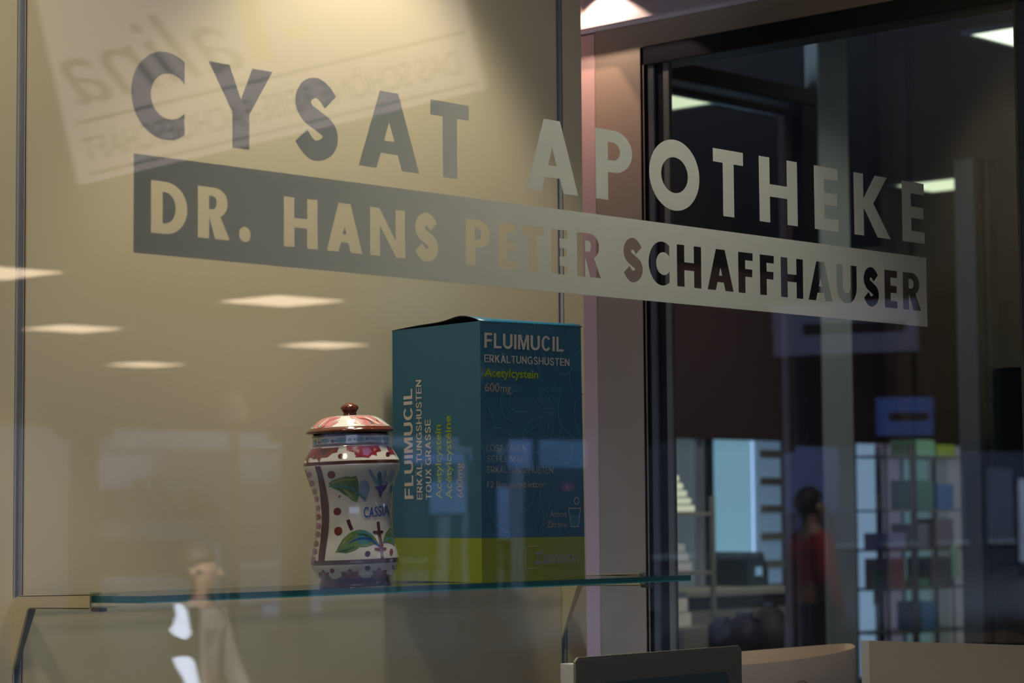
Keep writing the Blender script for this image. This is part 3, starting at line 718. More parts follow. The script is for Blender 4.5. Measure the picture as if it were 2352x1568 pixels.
# ------------------------------------------------------------------ display cards at the lower right
def q(a, b, ax, v): return at(a, b, ax, v)
YK = 2.13
k0 = q(1322, 1511, 1, YK); k1 = q(1703, 1481, 1, YK)
cs = empty('display_card', ((k0.x+k1.x)/2, YK, 1.0)); tag(cs, 'grey beige ribbed card with a dark teal panel standing below the glass shelf', 'display card')
def rel(p, o): return Vector(p)-o.location
zt = (k0.z+k1.z)/2
bm = bmesh.new(); r = .006
pts = [(k0.x, YK, 1.0), (k0.x, YK, zt-r), (k0.x+r*.4, YK, zt-r*.4), (k0.x+r, YK, zt), (k1.x-r, YK, zt+.0), (k1.x-r*.4, YK, zt-r*.4), (k1.x, YK, zt-r), (k1.x, YK, 1.0)]
prism(bm, [rel(p, cs) for p in pts], (0, .004, 0)); fin(bm, 'card_front', M['card'], cs)
bm = bmesh.new()
for i in range(60):
    z = zt-.004-i*.0032
    bx(bm, rel((k0.x+.003, YK-.0004, z-.0006), cs), rel((k1.x-.003, YK, z+.0006), cs))
fin(bm, 'ribbing', M['card'], cs)
c0 = q(1380, 1563, 1, YK); c1 = q(1672, 1541, 1, YK)
bm = bmesh.new(); zz = c1.z
prism(bm, [rel(p, cs) for p in ((c0.x, YK-.0012, 1.05), (c0.x, YK-.0012, zz-.01), (c0.x+.01, YK-.0012, zz), (c1.x-.01, YK-.0012, zz), (c1.x-.003, YK-.0012, zz-.003), (c1.x, YK-.0012, zz-.01), (c1.x, YK-.0012, 1.05))], (0, .0007, 0))
fin(bm, 'teal_panel', M['cardteal'], cs)
e0 = q(1299, 1524, 1, YK+.02)
bm = bmesh.new(); bx(bm, rel((e0.x, YK+.004, 1.0), cs), rel((k0.x+.02, YK+.03, e0.z), cs), .0008); fin(bm, 'metal_holder', M['white'], cs)
tag(cs.children[-1], 'pale metal holder')

# open paper bag: loop of paper, back edge straight, folded end at the right
YB = 2.17
b0 = q(1690, 1481, 1, YB+.05); b1 = q(1938, 1477, 1, YB+.05)
f0 = q(1690, 1513, 1, YB); f1 = q(1870, 1502, 1, YB)
pb = empty('paper_bag', (1, 1, 1)); ztb = b1.z
pb.location = ((b0.x+b1.x)/2, YB+.025, 1.0); tag(pb, 'open beige paper bag with a curled rim behind the ribbed card', 'paper bag')
loop = crom([(b0.x-.05, YB+.05), (b0.x+.02, YB+.05), ((b0.x+b1.x)/2, YB+.051), (b1.x-.012, YB+.050), (b1.x, YB+.040), (b1.x-.014, YB+.022), (f1.x, YB+.006), (f0.x, YB), (b0.x-.05, YB+.001)], 5)
bm = bmesh.new(); n = len(loop)
tops = [bm.verts.new(rel((x, y, ztb-.0155*min(1, max(0, (YB+.036-y)/.034))**1.0), pb)) for x, y in loop]; bots = [bm.verts.new(rel((x, y, 1.0), pb)) for x, y in loop]
for i in range(n):
    j = (i+1) % n; f = bm.faces.new((tops[i], bots[i], bots[j], tops[j])); f.smooth = True
bmesh.ops.recalc_face_normals(bm, faces=bm.faces)
me = bpy.data.meshes.new('bag_wall'); bm.to_mesh(me); bm.free(); o = link('bag_wall', me, [M['papergrey'], M['paper'], M['paper']], pb)
md = o.modifiers.new('t', 'SOLIDIFY'); md.thickness = .0009; md.offset = -1; md.material_offset = 1; md.material_offset_rim = 2
bm = bmesh.new(); cc = q(1840, 1590, 1, YB); N = 40
ring = [(cc.x+.025*math.cos(2*PI*i/N), YB+.0015, cc.z-.006+.025*math.sin(2*PI*i/N)) for i in range(N)]
rin = [(cc.x+.022*math.cos(2*PI*i/N), YB+.0015, cc.z-.006+.022*math.sin(2*PI*i/N)) for i in range(N)]
V = [bm.verts.new(rel(p, pb)) for p in ring]; W = [bm.verts.new(rel(p, pb)) for p in rin]
for i in range(N): bm.faces.new((V[i], V[(i+1) % N], W[(i+1) % N], W[i]))
o = fin(bm, 'round_emblem', M['paper'], pb); o.location.y = -.004

XD = XW-.015
d0 = q(1996, 1471, 0, XD); d1 = q(2352, 1480, 0, XD)
ds = empty('display_board', (XD, d0.y, 1.0)); tag(ds, 'pale beige board standing at the lower right corner beside the side window', 'display board')
bm = bmesh.new(); prism(bm, [rel(p, ds) for p in ((XD, d0.y, 1.0), (XD, d0.y, d0.z), (XD, YG+.012, d0.z+.002), (XD, YG+.012, 1.0))], (.004, 0, 0)); fin(bm, 'board_sheet', M['paperlt'], ds)
bm = bmesh.new(); bx(bm, rel((XD+.001, d0.y, 1.0), ds), rel((XD+.004, d0.y+.016, d0.z), ds)); fin(bm, 'white_edge', M['white'], ds)  # white strip stands in for the glint of the lit gap

# ------------------------------------------------------------------ pharmacy interior behind the side window
ZI = 3.0
structure(box('ceiling_pharmacy', (-2, 2.96, ZI), (20, 14, ZI+.1), M['darkroom']))
structure(box('floor_pharmacy', (XW+.09, YG+.12, -.1), (20, 9.2, 0), M['darkfloor']))
YFAR = 9.0
def far(px, py, y=YFAR): return at(px, py, 1, y)
zlint = far(1800, 1012).z; zsill = far(1700, 1345).z
xa, xb, xc, xd = far(1560, 1100).x, far(1660, 1100).x, far(1822, 1100).x, far(1968, 1100).x
xe = far(2240, 1100).x
structure(box('ceiling_side', (XW+.09, YG+.13, ZI), (20, 2.96, ZI+.1), M['darkroom']))
structure(box('wall_pharmacy_left', (-2.1, 2.96, 0), (-2, 9.1, ZI), M['redbrown']))
structure(box('wall_pharmacy_front', (4.0, YG-.01, 0), (20, YG+.12, 3.1), M['redbrown']))
bm = bmesh.new()
bx(bm, (-2, YFAR, zlint), (20, YFAR+.15, ZI)); bx(bm, (-2, YFAR, 0), (xc, YFAR+.15, zsill)); bx(bm, (xc, YFAR, 0), (xd, YFAR+.15, zlint))
bx(bm, (-2, YFAR, zsill), (xa-.5, YFAR+.15, zlint)); bx(bm, (xe, YFAR, 0), (20, YFAR+.15, zlint)); bx(bm, (xd, YFAR, 0), (xe, YFAR+.15, .4))
structure(fin(bm, 'wall_far', M['redbrown']))
structure(box('wall_pharmacy_right', (19.9, YG+.12, 0), (20, 9.2, ZI), M['redbrown']))
def cool(name, col, s): return emat(name, col, s)
m_win = mat('frosted daylight pane', (.30, .50, .58), .6, emit=(.20, .42, .55), es=.8)
m_win2 = mat('frosted daylight pane dim', (.2, .3, .4), .6, emit=(.14, .24, .36), es=.6)
w3 = empty('window_3', (xb, YFAR+.1, zsill)); structure(w3)
xm = far(1757, 1100).x
box('pane', (0, 0, 0), (xm-xb, .02, zlint-zsill), m_win, w3)
box('pane', (xm-xb+.03, 0, 0), (xc-xb, .02, zlint-zsill), m_win2, w3)
for k in range(5):
    zz = .10+k*(zlint-zsill)/5.2
    box('blind_slat', (xm-xb+.03, -.04, zz), (xc-xb, -.02, zz+.05), M['pillar'], w3)
box('pane', (xa-.5-xb, 0, 0), (-.06, .02, zlint-zsill), mat('dim daylight pane', (.2, .24, .24), .6, emit=(.075, .11, .12), es=.75), w3)
box('mullion', (-.06, -.03, 0), (0, .02, zlint-zsill), M['darkmetal'], w3)
box('mullion', (-.16, -.03, 0), (-.11, -.005, zlint-zsill), M['white'], w3)
w4 = empty('window_4', (xd, YFAR+.1, .4)); structure(w4)
WP = [(1968, 2040, (.20, .33, .48), .75), (2040, 2096, (.10, .10, .15), .7), (2096, 2104, (.01, .03, .08), .3), (2104, 2160, (.08, .17, .18), .7), (2160, 2205, (.06, .08, .08), .8), (2205, 2240, (.12, .13, .14), .7)]
for a, b, col, s in WP:
    m_ = mat('daylit pane %d' % a, tuple(min(1, c*1.5) for c in col), .6, emit=col, es=s)
    box('pane', (far(a, 1100).x-xd, 0, 0), (far(b, 1100).x-xd, .02, zlint-.4), m_, w4)

# green grey pillar and inner door with dark frame
YI = 4.0
def ii(px, py): return at(px, py, 1, YI)
pl0, pl1 = ii(1886, 600).x, ii(1955, 600).x
structure(box('wall_pillar', (pl0, YI, 0), (pl1, YI+.05, ZI), M['pillar'], bev=.004))
for k, (pa, pb_, mm) in enumerate(((2246, 2262, 'olive'), (2263, 2275, 'darkmetal'), (2276, 2296, 'olive'))):
    structure(box('trim_%d' % (k+3), (at(pa, 800, 1, 5.4).x, 5.4+.01*(k == 1), 0), (at(pb_, 800, 1, 5.4).x, 5.5, ZI), M[mm]))
zd = ii(1700, 170).z
dr = empty('door_1', (ii(1545, 600).x-.2, YI, 0)); structure(dr)
dx0, dx1 = dr.location.x, ii(1884, 600).x
def dpart(name, xa_, xb_, za, zb_, m, ya=0, yb=.06): return box(name, (xa_-dx0, ya, za), (xb_-dx0, yb, zb_), m, dr, .004)
dpart('door_frame', dx0, dx1, zd-.05, zd, M['darkmetal']); dpart('door_frame', ii(1846, 600).x, dx1, 0, zd-.05, M['darkmetal'])
dpart('door_rail', dx0, ii(1830, 600).x, zd-.085, zd-.065, M['darkmetal'], .02, .05)
s0 = ii(1826, 600).x
dpart('door_stile', ii(1822, 600).x, s0+.02, 0, zd-.08, mat('rust seal', (.05, .03, .028), .5, noise=.1), .02, .05)
dpart('door_glass', dx0, s0, 0, zd-.085, M['pane'], .03, .036)

# ceiling panels seen inside the pharmacy
lampm = emat('cool lamp diffuser', (.84, 1.0, .66), 1.05)
def ceil_lamp(p, label, m, size=.62, group='square ceiling lamps in the pharmacy', z=ZI, rot=0):
    e = empty('ceiling_lamp', (p.x, p.y, z), (0, 0, rot)); tag(e, label, 'ceiling lamp', group)
    h = size/2; bm = bmesh.new(); f = .02
    bx(bm, (-h-f, -h-f, -.012), (h+f, -h, .0)); bx(bm, (-h-f, h, -.012), (h+f, h+f, 0)); bx(bm, (-h-f, -h, -.012), (-h, h, 0)); bx(bm, (h, -h, -.012), (h+f, h, 0))
    fin(bm, 'lamp_frame', M['greymetal'], e); box('diffuser', (-h, -h, -.008), (h, h, -.001), m, e)
    return e
ceil_lamp(at(1418, 231, 2, ZI), 'square greenish white ceiling lamp seen past the door edge above the large letter O', lampm, .50)
ceil_lamp(at(2165, 421, 2, ZI), 'square greenish white ceiling lamp seen behind the last large letters', lampm, .32)
ceil_lamp(at(2482, 72, 2, ZI), 'large bright ceiling lamp in the top right corner', emat('bright lamp diffuser', (.86, 1.0, .80), 1.6), .5)

# shelving with goods inside (blurred)
def shelf_unit(x0_, x1_, y, zs, label, loc='display_rack'):
    e = empty(loc, (x0_, y, 0)); tag(e, label, 'rack', )
    for a in (0, x1_-x0_):
        for b_ in (0, .235): box('upright', (a-.008, b_, 0), (a+.008, b_+.016, max(zs)+.06), M['olive'], e)
    for z in zs: box('shelf_board', (0, 0, z-.012), (x1_-x0_, .28, z), M['olive'], e)
    return e
YSH = 5.6
def s5(px, py): return at(px, py, 1, YSH)
zs = [s5(1600, y).z for y in (1176, 1312, 1440)]
shelf_unit(s5(1556, 1200).x-.15, s5(1640, 1200).x, YSH, zs, 'grey rack of goods behind the side window, left of the bright pane')
def heap(px, z, n, w, hh, m, label, grp):
    for k in range(n):
        p = s5(px, 1200); ww = w*(1-.11*(k % 8))
        o = box('carton', (p.x-.09, YSH+.03, z+.001+k*hh), (p.x-.09+ww, YSH+.02+.18, z+(k+1)*hh-.003), m, bev=.002)
        tag(o, label, 'carton', grp)
mw = mat('white cartons', (.85, .86, .72), .6); 
heap(1565, zs[0], 6, .21, .028, mw, 'white carton in the stack on the top board of the grey rack', 'white cartons stacked on the rack top board')
heap(1565, zs[1], 3, .19, .035, mat('lilac cartons', (.45, .43, .48), .6), 'dull grey carton in the stack on the middle board of the grey rack', 'grey cartons on the rack middle board')
heap(1565, zs[2], 2, .18, .055, mat('beige cartons', (.50, .47, .42), .6), 'dull beige carton in the stack on the lowest board of the grey rack', 'beige cartons on the rack lowest board')

# counter with till things below the bright pane
YCN = 6.6
def s6(px, py): return at(px, py, 1, YCN)
cx0, cx1 = s6(1570, 1400).x, s6(1835, 1400).x
ct = empty('counter', ((cx0+cx1)/2, YCN, 0)); tag(ct, 'pale grey pharmacy counter below the bright blue pane', 'counter')
zc_ = s6(1700, 1352).z
box('counter_front', (cx0-ct.location.x, 0, 0), (cx1-ct.location.x, .5, zc_-.03), mat('counter grey', (.30, .31, .27), .6, noise=.05), ct)
box('counter_top', (cx0-ct.location.x-.02, -.03, zc_-.03), (cx1-ct.location.x+.02, .52, zc_), M['pillar'], ct, .004)
till = empty('cash_register', (s6(1800, 1300).x, YCN+.15, zc_)); tag(till, 'dark cash register on the pharmacy counter', 'cash register')
bm = bmesh.new(); prism(bm, [(-.08, 0, 0), (-.08, 0, .12), (-.06, 0, .16), (.04, 0, .16), (.08, 0, .08), (.08, 0, 0)], (0, .25, 0)); fin(bm, 'register_body', mat('dark plastic', (.05, .09, .11), .4), till)
box('display', (-.02, -.01, .05), (.02, -.001, .09), mat('lit display', (.1, .2, .3), .4, emit=(.25, .5, .7), es=.5), till)
bot = [(1660, 1455, .05, .12, (.05, .05, .08)), (1712, 1450, .06, .13, (.06, .03, .06)), (1770, 1440, .05, .16, (.22, .17, .15))]
YB2 = 4.9
tb = empty('side_table', (at(1710, 1480, 1, YB2).x, YB2, 0)); ztb2 = at(1710, 1500, 1, YB2).z
tag(tb, 'low dark table inside the pharmacy behind the paper bag', 'table')
box('table_top', (-.3, -.1, ztb2-.03), (.3, .3, ztb2), M['darkmetal'], tb, .004)
for a in (-.27, .24):
    for b_ in (-.07, .24): box('leg', (a, b_, 0), (a+.03, b_+.03, ztb2-.03), M['darkmetal'], tb)
for i, (px, py, r_, h_, col) in enumerate(bot):
    p = at(px, 1480, 1, YB2+.1); bm = bmesh.new()
    tube(bm, (0, 0, 0), (0, 0, h_*.75), r_, 20); tube(bm, (0, 0, h_*.75), (0, 0, h_*.9), r_, 20, r_*.5)
    b_ = empty('jar_bottle', (p.x, YB2+.1, ztb2)); tag(b_, ['small black canister, leftmost on the low dark table', 'dark plum canister in the middle of the low table', 'tan canister, rightmost on the low dark table'][i], 'canister')
    fin(bm, 'canister_body', mat('canister %d' % i, col, .4), b_, True)
    bm = bmesh.new(); tube(bm, (0, 0, h_*.9), (0, 0, h_), r_*.5, 20); fin(bm, 'cap', M['greymetal'], b_, True)
# racks with coloured goods on the right
YR = 7.6
def s7(px, py): return at(px, py, 1, YR)
for (xa_, xb_, lab) in ((2040, 2098, 'dark rack of goods inside the pharmacy, left of the green topped goods'), (2106, 2228, 'rack with green topped goods at the far right inside')):
    shelf_unit(s7(xa_, 1200).x, s7(xb_, 1200).x, YR, [s7(2100, y).z for y in (1046, 1170, 1260, 1350, 1450)], lab)
goods = [(2012, 1020, 1046, 26, (.32, .42, .08)), (2112, 1008, 1044, 42, (.20, .42, .26)), (2160, 1010, 1036, 40, (.30, .42, .04)), (2162, 1110, 1168, 36, (.05, .15, .35)), (2114, 1200, 1258, 26, (.18, .20, .22)),
         (2052, 1220, 1258, 36, (.22, .20, .40)), (2054, 1262, 1348, 34, (.20, .08, .08)), (2114, 1330, 1350, 30, (.10, .30, .16)), (2128, 1380, 1448, 30, (.06, .20, .42)), (2150, 1280, 1349, 50, (.12, .11, .10)),
         (2113, 1100, 1168, 40, (.10, .25, .20)), (2160, 1190, 1258, 40, (.16, .13, .12)), (2056, 1060, 1078, 38, (.25, .22, .38))]
names = {0: 'lime', 1: 'pale green', 2: 'yellow green', 3: 'dark blue', 4: 'grey', 5: 'violet', 6: 'dark red', 7: 'green', 8: 'blue', 9: 'dark brown', 10: 'sea green', 11: 'brown', 12: 'lilac'}
levels = [s7(2100, y).z for y in (1046, 1170, 1260, 1350, 1450)]
for i, (px, y0, y1, w_, col) in enumerate(goods):
    a, b = s7(px, y1), s7(px+w_, y0)
    zb_ = min(levels, key=lambda z: abs(z-a.z)) if i > 2 else levels[0]+ (0.0)
    hh = b.z-a.z
    hh = min(hh, .17)
    if i in (0, 12): continue
    o = box('goods_carton', (a.x, YR+.02+.001*i, zb_+.0005), (b.x, YR+.2, zb_+max(hh, .03)), mat('goods %d' % i, col, .5), bev=.002)
    tag(o, names[i]+' carton standing on the racks at the far right inside the pharmacy', 'carton')
# bright green bottle shapes
for i, (px, y0, y1) in enumerate(((2195, 1250, 1330), (2018, 1302, 1390))):
    p = at(px, y1, 1, 7.2); p2 = at(px, y0, 1, 7.2); h_ = p2.z-p.z
    st = empty('green_banner', (p.x, 7.2, 0)); tag(st, ['narrow light green pennant on a stand at the far right inside', 'short green pennant on a stand behind the pale beige board'][i], 'pennant')
    bm = bmesh.new(); prism(bm, [(-.03, 0, p.z), (.03, 0, p.z+.02), (.035, 0, p2.z-.02), (0, 0, p2.z), (-.035, 0, p2.z-.03)], (0, .01, 0)); fin(bm, 'pennant_cloth', mat('pennant green %d' % i, [(.35, .6, .4), (.08, .35, .16)][i], .6), st)
    bm = bmesh.new(); tube(bm, (0, .015, .02), (0, .015, p2.z), .006); fin(bm, 'pole', M['greymetal'], st)
    box('foot', (-.1, -.08, 0), (.1, .1, .02), M['greymetal'], st)

# ------------------------------------------------------------------ the passage outside, seen reflected in the shop window
ZP = 3.0
structure(box('floor', (-25, -45, -.1), (70, YG-.01, 0), mat('dark passage paving', (.04, .035, .03), .5, noise=.15, scale=2)))
YE = -16.0
structure(box('ceiling', (-25, YE, ZP), (70, YG-.01, ZP+.2), M['darkroom']))
structure(box('wall_passage_left', (-25, YE, 0), (-24.8, YG, ZP), M['redbrown']))
structure(box('wall_passage_right', (60, YE, 0), (60.2, YG, ZP), M['redbrown']))
structure(box('wall_lintel', (-25, YE-.3, 2.42), (70, YE, 3.6), M['slot']))
warm = emat('warm lamp diffuser', (1.0, .76, .52), 9.5)
LM = [(650, 688, 'front'), (170, 752, 'l'), (745, 790, 'm'), (335, 835, 'n'), (-20, 622, 'o'), (-30, 873, 'p')]
LL = ['square warm lamp reflected below the frosted band, the largest of those mirrored', 'square warm lamp reflected on the left, upper of the two left ones', 'square warm lamp reflected just left of the blue box top',
      'square warm lamp reflected between the left rail and the jar, lower of the left ones', 'warm lamp reflected at the left image edge, upper one', 'warm lamp reflected at the left image edge, lower one']
for (px, py, _), lab in zip(LM, LL):
    p = mirror(at(px, py, 2, ZP)); ceil_lamp(p, lab, warm, .62 if py > 700 else .66, 'square ceiling lamps in the passage', ZP)

def vobj(px, py, dd): return mirror(at_depth(px, py, dd))
# facing sign boards: local +x of the board is the reader's right; they face the shop window
def sign(px, py, depth, wpx, hpx, roll, label, build, name='hanging_sign', hang=True):
    """board whose mirror image sits at (px,py); width/height given as seen size"""
    c = vobj(px, py, depth); w = wpx*depth/FPX; h = hpx*depth/FPX
    vf = Vector((F.x, F.y, 0)).normalized()            # line of sight, mirrored across the window
    n = Vector((-vf.x, vf.y, 0))                       # real-space normal towards the mirrored viewer
    up = Vector((0, 0, 1)); right = up.cross(n)        # reader's right
    rot = Matrix((right, up, n)).transposed().to_4x4() @ Matrix.Rotation(R_(roll), 4, 'Z')
    e = empty(name, c); e.matrix_world = Matrix.Translation(c) @ rot
    tag(e, label, 'sign'); build(e, w, h); return e
def bxm(e, name, x0, x1, y0, y1, m, z0=0, z1=.004): return box(name, (x0, y0, z0), (x1, y1, z1), m, e)
def txt(e, name, s, x0, x1, y, ch, m, bold=0, shear=0, z=.006):
    me = text_mesh(s, bold, 0, shear); xs = [v.co.x for v in me.vertices]; a, b = min(xs), max(xs)
    for v in me.vertices: v.co = (x0+(v.co.x-a)/(b-a)*(x1-x0), y+v.co.y/cap()*ch, z)
    return link(name, me, m, e)
m_sign = mat('backlit sign face', (.6, .55, .55), .6, emit=(1.0, .76, .78), es=1.35)
m_signdk = mat('sign grey print', (.10, .10, .12), .6, emit=(.3, .26, .3), es=.9)
m_signyl = mat('sign yellow print', (.55, .5, .12), .6, emit=(1.0, .85, .3), es=1.3)
def b1(e, w, h):
    bxm(e, 'sign_face', -w/2, w/2, -h/2, h/2, m_sign, -.03, .0)
    # the board is read mirrored in the window: text runs left to right for someone facing the board
    txt(e, 'sign_text', 'DAS SCHÖNE REISE-FACHGESCHÄFT', -w/2+.05*w, w/2-.03*w, -h/2+.075*h, .10*h, m_signdk, .01)
    bxm(e, 'rule', -w/2+.02*w, w/2-.03*w, -h/2+.235*h, -h/2+.25*h, m_signdk)
    bxm(e, 'rule', -w/2+.02*w, w/2-.03*w, -h/2+.020*h, -h/2+.032*h, m_signdk)
    txt(e, 'sign_script', 'alina', w*.05, w/2-.02*w, -h/2+.31*h, .30*h, m_signdk, .0, .5)
    bxm(e, 'print_block', -.02*w, .03*w, -h/2+.32*h, h/2-.05*h, m_signyl)
    bxm(e, 'print_block', -.12*w, -.06*w, -h/2+.38*h, -h/2+.42*h, m_signyl)
    for sx in (-.4, .4):
        bm = bmesh.new(); c = (e.matrix_world.inverted() @ Vector((0, 0, 0)))
        top = e.matrix_world @ Vector((sx*w, h/2, -.015)); tt = e.matrix_world.inverted() @ Vector((top.x, top.y, ZP))
        tube(bm, (sx*w, h/2, -.015), tt, .004, 8); fin(bm, 'hanger', M['greymetal'], e)
# mirrored roll: image turns counter-clockwise
sign(590, 40, 6.3, 960, 560, -13.0, 'tilted pale sign with script and FACHGESCHÄFT reflected at the top left of the window', b1)

m_brd = mat('pale board', (.36, .36, .42), .6, noise=.1, scale=2)
m_brdk = mat('dark print', (.03, .03, .03), .6)
def b2(e, w, h):
    bxm(e, 'board_face', -w/2, w/2, -h/2, h/2, m_brd, -.03, 0)
    bxm(e, 'lit_sheet', -w*.30, -w*.02, h*.16, h*.44, mat('bluish sheet', (.7, .75, .95), .6), 0, .006)
    bxm(e, 'lit_sheet', w*.22, w*.38, h*.10, h*.44, mat('bluish sheet', (.7, .75, .95), .6), 0, .006)
    txt(e, 'script_print', 'alina', w*.02, w/2-.03*w, -h*.22, .42*h, m_brdk, .03, .5, .012)
    txt(e, 'line_print', 'FACHGESCHÄFT', -w*.38, w*.08, -.44*h, .12*h, m_brdk, .02, 0, .012)
    bxm(e, 'dark_panel', w*.12, w/2-.04*w, -.82*h, -.44*h, m_brdk, 0, .03)
    for sx in (-.45, .45):
        bm = bmesh.new(); p = e.matrix_world @ Vector((sx*w, -h/2, -.015)); q_ = e.matrix_world.inverted() @ Vector((p.x, p.y, 0))
        tube(bm, (sx*w, -h/2, -.015), q_, .02, 8); fin(bm, 'post', M['darkmetal'], e)
sign(530, 1140, 27.0, 800, 220, 0, 'pale noticeboard with script and a dark panel reflected to the left of the jar', b2, 'notice_board')

def backlit(col, es, k):  # glowing panels added for bluish patches in the reflection
    m_ = mat('backlit film %d' % k, col, .5, emit=col, es=es)
    def b(e, w, h):
        bxm(e, 'lit_panel', -w/2, w/2, -h/2, h/2, m_, -.04, 0); bxm(e, 'housing', -w/2-.02, w/2+.02, h/2, h/2+.03, M['greymetal'], -.05, .01)
        bxm(e, 'housing', -w/2-.02, w/2+.02, -h/2-.03, -h/2, M['greymetal'], -.05, .01)
        bxm(e, 'dark_stripe', -w*.42, w*.30, -h*.12, h*.10, M['rail'], 0, .004)
        for sx in (-.45, .45):
            bm = bmesh.new(); top = e.matrix_world @ Vector((sx*w, h/2+.03, -.02)); tt = e.matrix_world.inverted() @ Vector((top.x, top.y, ZP))
            tube(bm, (sx*w, h/2+.03, -.02), tt, .006, 8); fin(bm, 'hanger', M['greymetal'], e)
    return b
sign(1945, 752, 12.5, 330, 120, -2, 'dim bluish hanging light panel reflected below the right end of the frosted band', backlit((.40, .46, .80), .45, 1), 'hanging_light_panel')
sign(2082, 956, 13.5, 128, 88, 0, 'blue hanging light panel reflected at the right, above the racks', backlit((.12, .25, .85), .75, 2), 'hanging_light_panel')

# street beyond the passage: pale buildings, posts
fac = mat('pale facade render', (.42, .42, .48), .8, noise=.15, scale=.6)
fac2 = mat('dark facade stone', (.06, .05, .055), .8, noise=.2, scale=.8)
winm = mat('facade window', (.05, .06, .08), .2)
def building(x0_, x1_, y, h, m, label, nwin):
    e = empty('building', ((x0_+x1_)/2, y, 0)); tag(e, label, 'building')
    w = x1_-x0_; box('wall', (-w/2, -4, 0), (w/2, 0, h), m, e)
    for i in range(nwin):
        for j in range(3):
            cx = -w/2+(i+.5)*w/nwin
            f = box('window', (cx-w/nwin*.28, -.02, .7+j*3.1), (cx+w/nwin*.28, .04, 2.6+j*3.1), winm, e)
            box('sill', (cx-w/nwin*.31, -.02, .6+j*3.1), (cx+w/nwin*.31, .12, .7+j*3.1), M['pillar'], f)
    return e
building(23.3, 33, -27, 11, fac, 'pale blue grey building reflected behind the jar and left of it', 5)
building(34, 38, -25, 11, fac2, 'dark stone building reflected beside the blue box', 2)
building(38.2, 46, -30, 12, mat('dull blue facade', (.07, .09, .15), .8, noise=.3, scale=.5), 'dull blue building reflected low behind the side window', 5)
building(46.4, 68, -30, 12, mat('dark grey facade', (.05, .055, .075), .8, noise=.4, scale=.4), 'dark grey building reflected at the far right of the window', 9)
building(-12, 22.6, -30, 12, fac2, 'dark building reflected beyond the left rail', 9)
def refl_panel(px0, px1, py0, py1, col, label, yv=-24.6, kind='awning'):  # panel added only to give a colour patch in the window reflection
    a = mirror(at(px0, py0, 1, 2*YG-yv)); b = mirror(at(px1, py1, 1, 2*YG-yv))
    e = empty(kind, ((a.x+b.x)/2, yv, 0)); tag(e, label, 'sign', None)
    w_ = abs(b.x-a.x)/2; z0, z1 = min(a.z, b.z), max(a.z, b.z)
    box('lit_face', (-w_, 0, z0), (w_, .05, z1), mat('street surface', col, .7, noise=.15, scale=1.2), e, .01)
    box('frame', (-w_-.03, -.05, z0-.03), (w_+.03, -.001, z1+.03), M['darkmetal'], e)
    for sx in (-w_*.8, w_*.8): box('support', (sx-.03, -.04, 0), (sx+.03, -.005, z0-.03), M['darkmetal'], e)
BL = (.50, .66, 1.0); 
AW = [(985, 1065, 1105, 1180, BL, 'pale blue panel reflected in the left face of the blue box, near 600mg'), (1105, 1168, 1118, 1236, BL, 'tall pale blue panel reflected in the front of the blue box below 12'),
      (900, 1060, 1040, 1066, (.45, .55, .95), 'long blue strip reflected across the left face of the blue box'), (1078, 1108, 1042, 1062, (.5, .6, 1.0), 'small blue panel reflected at the vertical edge of the blue box'),
      (1165, 1218, 1010, 1076, (.42, .55, .9), 'blue panel reflected in the blue box beside SCHLEIM BEI'), (1236, 1345, 985, 1075, (.25, .42, .62), 'wide dull blue panel reflected at the right edge of the blue box'),
      (1040, 1078, 1236, 1345, (.8, .9, 1.0), 'pale vertical banner reflected at the lime base of the blue box'), (1290, 1312, 1112, 1126, (.9, .10, .22), 'small red sign reflected beside Brausetabletten'),
      (1040, 1062, 1108, 1122, (.9, .12, .25), 'small red sign reflected on the left face of the blue box'), (485, 520, 1105, 1200, (.9, .95, 1.0), 'bright narrow panel reflected midway between rail and jar'),
      (1780, 1925, 925, 1180, (.20, .22, .38), 'grey blue shutter reflected above the person in red'),
      (600, 645, 1385, 1490, (.55, .65, 1.0), 'bluish stone slab reflected below the shelf, left of centre'), (680, 735, 1345, 1420, (.6, .7, .95), 'bluish slab reflected below the foot of the jar'),
      (2337, 2400, 1100, 1290, (1.0, 1.0, 1.0), 'bright white panel reflected at the right image edge')]
for k_, (a_, b_, c_, d_, col_, lab_) in enumerate(AW):
    refl_panel(a_, b_, c_, d_, col_, lab_, -22.0-.12*k_, 'street_sign')
# columns at the passage edge
cm = mat('column stone', (.11, .10, .09), .7, noise=.1, scale=3)
for i, px in enumerate((215, 700, 1135, 1480, 1800)):
    v = at(px, 1190, 1, 2*YG-YE-.3); p = mirror(v)
    e = empty('column', (p.x, YE+.15, 0))
    tag(e, ['dark passage column reflected left of the jar, near the left rail', 'dark passage column reflected just left of the jar', 'dark passage column reflected across the blue box', 'dark passage column reflected at the door frame', 'dark passage column reflected at the dark inner door'][i], 'column', 'columns at the edge of the passage')
    bm = bmesh.new(); tube(bm, (0, 0, .25), (0, 0, 2.3), .17, 24, .15); fin(bm, 'shaft', cm, e, True)
    box('plinth', (-.24, -.24, 0), (.24, .24, .25), cm, e, .01); box('capital', (-.22, -.22, 2.3), (.22, .22, 2.42), cm, e, .01)
# street lamp post
def lamp_post(px, dd, label):
    v = vobj(px, 1190, dd); e = empty('street_lamp', (v.x, v.y, 0)); tag(e, label, 'street lamp')
    bm = bmesh.new(); tube(bm, (0, 0, 0), (0, 0, 2.3), .05, 12, .04); fin(bm, 'post', mat('warm painted post', (.40, .34, .24), .5), e, True)
    bm = bmesh.new(); tube(bm, (0, 0, 2.3), (0, 0, 2.42), .05, 12, .13); tube(bm, (0, 0, 2.42), (0, 0, 2.6), .13, 12, .05); fin(bm, 'lantern', M['white'], e, True)
lamp_post(540, 21, 'pale lamp post reflected between the left rail and the jar')

